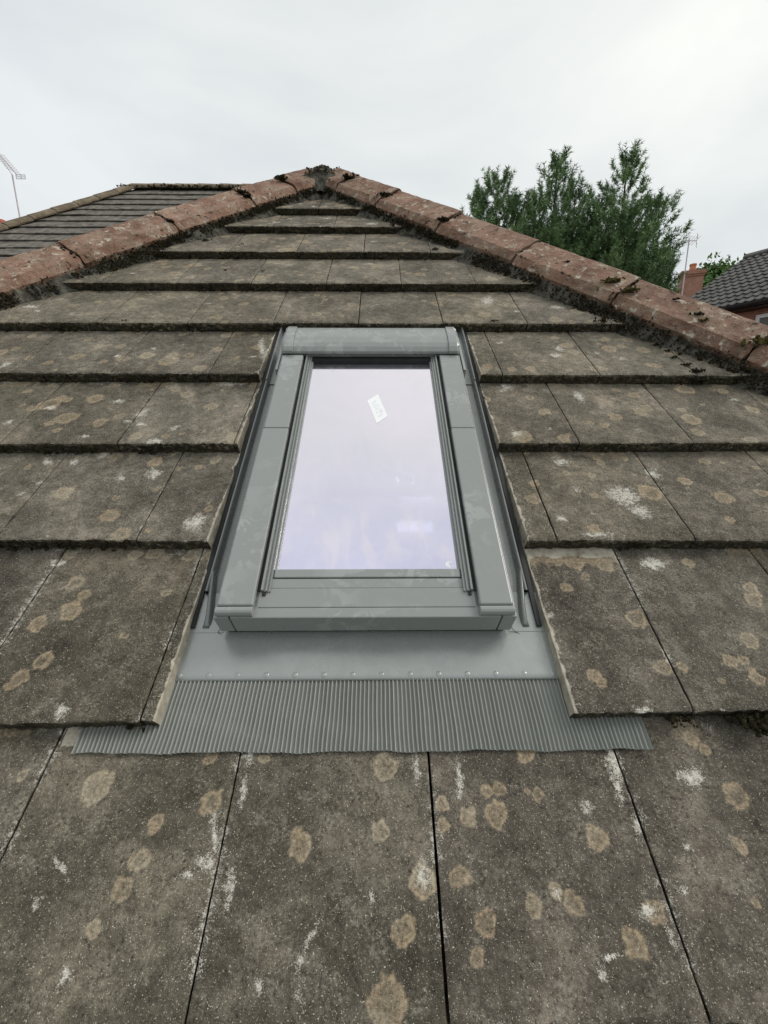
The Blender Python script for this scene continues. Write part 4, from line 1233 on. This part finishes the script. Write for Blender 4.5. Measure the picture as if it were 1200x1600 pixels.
# ------------------------------------------------------------------ house farther back with a brick chimney
fh = thing('far_house', 'distant house whose orange brick chimney shows beside the pine trees', 'house', (12.2, 18.2, GZ))
cc_ = Vector((12.05, 18.0, 0)); ca_ = math.radians(-22)
ex, ey = Vector((math.cos(ca_), math.sin(ca_), 0)), Vector((-math.sin(ca_), math.cos(ca_), 0))
CP = lambda x, y, z: tuple(cc_ + ex * x + ey * y + Z_ * z)
ch = MB().box((-.36, -.27, 3.0), (.36, .27, 5.98), CP).build('chimney', MAT['brick_far'], fh)
for z0_, z1_, g_ in ((5.98, 6.05, .03), (6.05, 6.12, .06), (6.12, 6.19, .035)):
    MB().box((-.36 - g_, -.27 - g_, z0_ + .001), (.36 + g_, .27 + g_, z1_), CP).build('chimney_corbel', MAT['brick_far'], ch)
m = MB(); kq = 12
for (r0_, za_), (r1_, zb_) in (((.13, 6.19), (.105, 6.42)), ((.125, 6.42), (.125, 6.47))):
    m.tube(CP(.02, 0, za_), CP(.02, 0, zb_), r0_, r1_, kq)
m.build('chimney_pot', MAT['pot'], ch)
MB().box((-.30, -.22, 6.19), (.30, .22, 6.215), CP).build('chimney_flaunching', MAT['mortar'], ch)
FH = lambda x, y, z: CP(x, y, z)
MB().box((-3.5, -3.0, GZ + .01), (3.5, 3.0, 2.6), FH).build('wall', MAT['brick_far'], fh)
MB().add([FH(-3.7, -3.3, 2.45), FH(3.7, -3.3, 2.45), FH(3.7, 0, 4.6), FH(-3.7, 0, 4.6), FH(3.7, 3.3, 2.45), FH(-3.7, 3.3, 2.45)], [(0, 1, 2, 3), (3, 2, 4, 5), (0, 3, 5), (1, 4, 2)]).build('roof', MAT['slate'], fh)

# ------------------------------------------------------------------ chimney and aerial at the left edge, beyond the tall roof
lc = thing('chimney_house', 'house far off on the left with red chimney pot', 'house', (-10.5, 15.0, GZ))
LC = Vector((-11.66, 14.9, 0))
MB().box((-12.05, 14.6, 2.2), (-11.40, 15.2, 6.32)).build('chimney', MAT['brick'], lc)
MB().tube((-11.62, 14.9, 6.32), (-11.62, 14.9, 6.66), .13, .105, 12).build('chimney_pot', MAT['redpot'], lc)
MB().box((-15, 13, GZ + .01), (-8.2, 19, 2.8)).build('wall', MAT['render'], lc)
MB().add([(-15.3, 12.7, 2.7), (-7.9, 12.7, 2.7), (-7.9, 16, 5.2), (-15.3, 16, 5.2), (-7.9, 19.3, 2.7), (-15.3, 19.3, 2.7)], [(0, 1, 2, 3), (3, 2, 4, 5), (0, 3, 5), (1, 4, 2)]).build('roof', MAT['slate'], lc)

def lerp(a, b, t): return tuple(x + (y - x) * t for x, y in zip(a, b))
def scl(p, k): return tuple(c + (x - c) * k for x, c in zip(p, CAM))
la_ = thing('tv_aerial', 'thin yagi television aerial with diagonal boom behind the tall left roof', 'aerial', scl((-6.75, 9, 4.0), 1.55), 'television aerials')
s_ = 1.55
MB().tube(scl((-6.735, 9, 3.3), s_), scl((-6.79, 9, 5.10), s_), .019).build('mast', MAT['aerial'], la_)
p0, p1 = scl((-6.99, 9, 5.45), s_), scl((-6.70, 9, 5.09), s_)
MB().tube(p0, p1, .014).build('boom', MAT['aerial'], la_)
p0b, p1b = scl((-6.97, 9, 5.38), s_), scl((-6.79, 9, 5.10), s_)
MB().tube(p0b, p1b, .008).build('boom_brace', MAT['aerial'], la_)
for i in range(9):
    c = Vector(lerp(p0, p1, i / 8 * .82)); d = Vector((.05, .2, .02))
    MB().tube(c - d, c + d, .006).build('director_rod', MAT['aerial'], la_)
rfc = Vector(scl((-6.62, 9, 5.065), s_))
m = MB()
for zz in (-.05, 0, .05): m.tube(rfc + Vector((-.16, 0, zz)), rfc + Vector((.10, 0, zz - .005)), .008)
for xx in (-.16, -.02, .10): m.tube(rfc + Vector((xx, 0, -.055)), rfc + Vector((xx, 0, .055)), .008)
m.build('reflector', MAT['aerial'], la_)

ra = thing('tv_aerial', 'small television aerial on a thin mast beside the brick chimney', 'aerial', (11.62, 17.9, 4.6), 'television aerials')
MB().tube((11.60, 17.70, 4.6), (11.60, 17.70, 7.26), .022).build('mast', MAT['aerial'], ra)
MB().tube((11.25, 17.60, 7.14), (11.95, 17.80, 7.22), .013).build('boom', MAT['aerial'], ra)
for i in range(6):
    c = Vector(lerp((11.28, 17.61, 7.145), (11.92, 17.79, 7.215), i / 5)); d = Vector((.09, -.10, .13))
    MB().tube(c - d, c + d, .007).build('director_rod', MAT['aerial'], ra)
m = MB()
for zz in (-.2, -.1, .1, .2): m.tube((11.83, 17.62, 7.2 + zz), (12.05, 17.9, 7.22 + zz), .007)
m.tube((11.93, 17.76, 7.0), (11.93, 17.76, 7.42), .007)
m.build('reflector', MAT['aerial'], ra)

# ------------------------------------------------------------------ pine trees
def pine(label, axes, base, seed):
    r = np.random.default_rng(seed)
    t = thing('pine_tree', label, 'tree', (base[0], base[1], GZ), 'pine trees behind the right hip')
    tm = MB(); needles_v = []; nd = 0
    x0, y0 = base
    ztop_all = max(a[3] for a in axes)
    def seg(p, q, ra_, rb_): tm.tube(p, q, ra_, rb_, 6)
    main = axes[0]
    seg((x0, y0, GZ), (main[0], main[1], main[3] * .45), .17, .11); seg((main[0], main[1], main[3] * .45), (main[0], main[1], main[3] - .15), .11, .008)
    tufts = []                                   # base point, direction, length
    for ai, (ax_, ay_, zl, zt, rm_x, grow) in enumerate(axes):
        if ai: seg((main[0], main[1], zl - .8), (ax_, ay_, zl), .06, .05); seg((ax_, ay_, zl), (ax_, ay_, zt - .1), .05, .006)
        for q in range(4): tufts.append((np.array([ax_, ay_, zt - .12 - .16 * q]), np.array([0, 0, 1.]), .24))
        z = zt - .16
        while z > zl:
            dep = zt - z
            L = min(rm_x, .10 + grow * dep) * r.uniform(.78, 1.1)
            nb = 4 if dep < 1 else 6
            az0 = r.uniform(0, 6.28)
            for b_ in range(nb):
                az = az0 + 6.283 * b_ / nb + r.normal(0, .25)
                Lb = L * r.uniform(.62, 1.18)
                d = np.array([math.cos(az), math.sin(az), 0])
                rise = r.uniform(.7, 1.3) if dep < 1.8 else r.uniform(.3, .95)
                P0 = np.array([ax_, ay_, z - .05]); prev = P0
                npt = max(2, int(Lb / .19))
                for s in range(1, npt + 1):
                    f = s / npt
                    P = P0 + d * (Lb * f) + np.array([0, 0, Lb * (rise * f ** 1.6 - .10 * f)]) + r.normal(0, .012, 3)
                    if s % 3 == 0 or s == npt:
                        seg(prev, P, .016 * (1 - f) + .006, .016 * (1 - f) + .004); prev = P
                    tang = d * .8 + np.array([0, 0, .25 + rise * f])
                    if f > .10:
                        side = np.array([-d[1], d[0], 0]) * r.choice([-1, 1])
                        sd_ = tang * .6 + side * r.uniform(.1, .6) + np.array([0, 0, r.uniform(.7, 1.5)])
                        sd_ /= np.linalg.norm(sd_); ln = r.uniform(.26, .46)
                        tufts.append((P, sd_, ln))
                        if r.random() < (.55 if dep < 1.5 else .95):
                            tufts.append((P + r.normal(0, .05, 3), tang / np.linalg.norm(tang), ln))
                tufts.append((P, tang / np.linalg.norm(tang) + np.array([0, 0, .35]), .22))
            z -= r.uniform(.24, .36) if dep < 1.6 else r.uniform(.17, .26)
    B = np.array([a for a, _, _ in tufts]); D = np.array([b for _, b, _ in tufts]); D /= np.linalg.norm(D, axis=1)[:, None]
    Ls = np.array([c for _, _, c in tufts])
    NN = 42
    n = len(B)
    tt = r.uniform(0, 1, (n, NN, 1))
    rad = r.normal(0, 1, (n, NN, 3)); rad -= (rad * D[:, None]).sum(2, keepdims=True) * D[:, None]; rad /= np.linalg.norm(rad, axis=2, keepdims=True) + 1e-9
    root = B[:, None] + D[:, None] * tt * Ls[:, None, None]
    dirn = D[:, None] * r.uniform(.35, .8, (n, NN, 1)) + rad * .85
    dirn /= np.linalg.norm(dirn, axis=2, keepdims=True)
    tip = root + dirn * r.uniform(.085, .14, (n, NN, 1))
    wv = np.cross(dirn, r.normal(0, 1, (n, NN, 3))); wv /= np.linalg.norm(wv, axis=2, keepdims=True) + 1e-9
    wv *= .0100
    V = np.stack([root - wv, root + wv, tip], 2).reshape(-1, 3)
    F = np.arange(len(V)).reshape(-1, 3)
    tm.build('trunk', MAT['bark'], t, recalc=False)
    mesh_obj('crown', V, F, MAT['needle'], t)
pine('small leftmost pine tree just above the right hip tiles', [(3.20, 13.0, 3.4, 6.95, .75, .42), (2.78, 13.0, 4.6, 6.62, .35, .35), (3.72, 13.2, 4.2, 6.55, .45, .3)], (3.2, 13.0), 1)
pine('middle pine tree with a slender pointed top', [(4.86, 13.2, 3.2, 7.50, 1.0, .40), (4.25, 13.0, 3.8, 6.45, .5, .4), (5.45, 13.3, 4.2, 6.75, .5, .35), (4.5, 12.9, 2.8, 5.6, .8, .5), (5.3, 12.9, 2.8, 5.7, .8, .5)], (4.86, 13.2), 2)
pine('tallest and bushiest pine tree, rightmost, near the brick chimney', [(6.66, 13.0, 3.0, 7.45, 1.25, .42), (7.60, 13.0, 3.4, 6.45, .55, .36), (6.0, 12.9, 3.4, 6.3, .8, .42), (7.95, 13.1, 3.2, 5.2, .30, .3), (7.2, 12.8, 3.0, 5.4, .75, .45), (6.6, 12.6, 3.0, 5.9, .9, .45)], (6.66, 13.0), 3)

# ------------------------------------------------------------------ round leafy tree behind the chimney
bt = thing('broadleaf_tree', 'round bright green leafy tree between chimney and dark tiled roof', 'tree', (15.6, 22.0, GZ))
m = MB(); m.tube((15.6, 22, GZ), (15.6, 22, 4.5), .22, .12)
r = np.random.default_rng(5)
cl = []
for i in range(46):
    d = r.normal(0, 1, 3); d /= np.linalg.norm(d); rr = r.uniform(.45, 1.0)
    p = np.array([15.6, 22, 6.2]) + d * rr * np.array([1.45, 1.3, 1.25]); cl.append(p)
    if i < 14: m.tube((15.6, 22, 4.4), tuple(p), .06, .012, 5)
m.build('trunk', MAT['bark'], bt, recalc=False)
cl = np.array(cl)
n = 16000
ci = r.integers(0, len(cl), n)
P = cl[ci] + r.normal(0, .24, (n, 3))
a_ = r.normal(0, 1, (n, 3)); a_ /= np.linalg.norm(a_, axis=1)[:, None]
b_ = np.cross(a_, r.normal(0, 1, (n, 3))); b_ /= np.linalg.norm(b_, axis=1)[:, None]
V = np.stack([P - a_ * .10, P + b_ * .06, P + a_ * .10, P - b_ * .06], 1).reshape(-1, 3)
mesh_obj('crown', V, np.arange(len(V)).reshape(-1, 4), MAT['leaf'], bt)
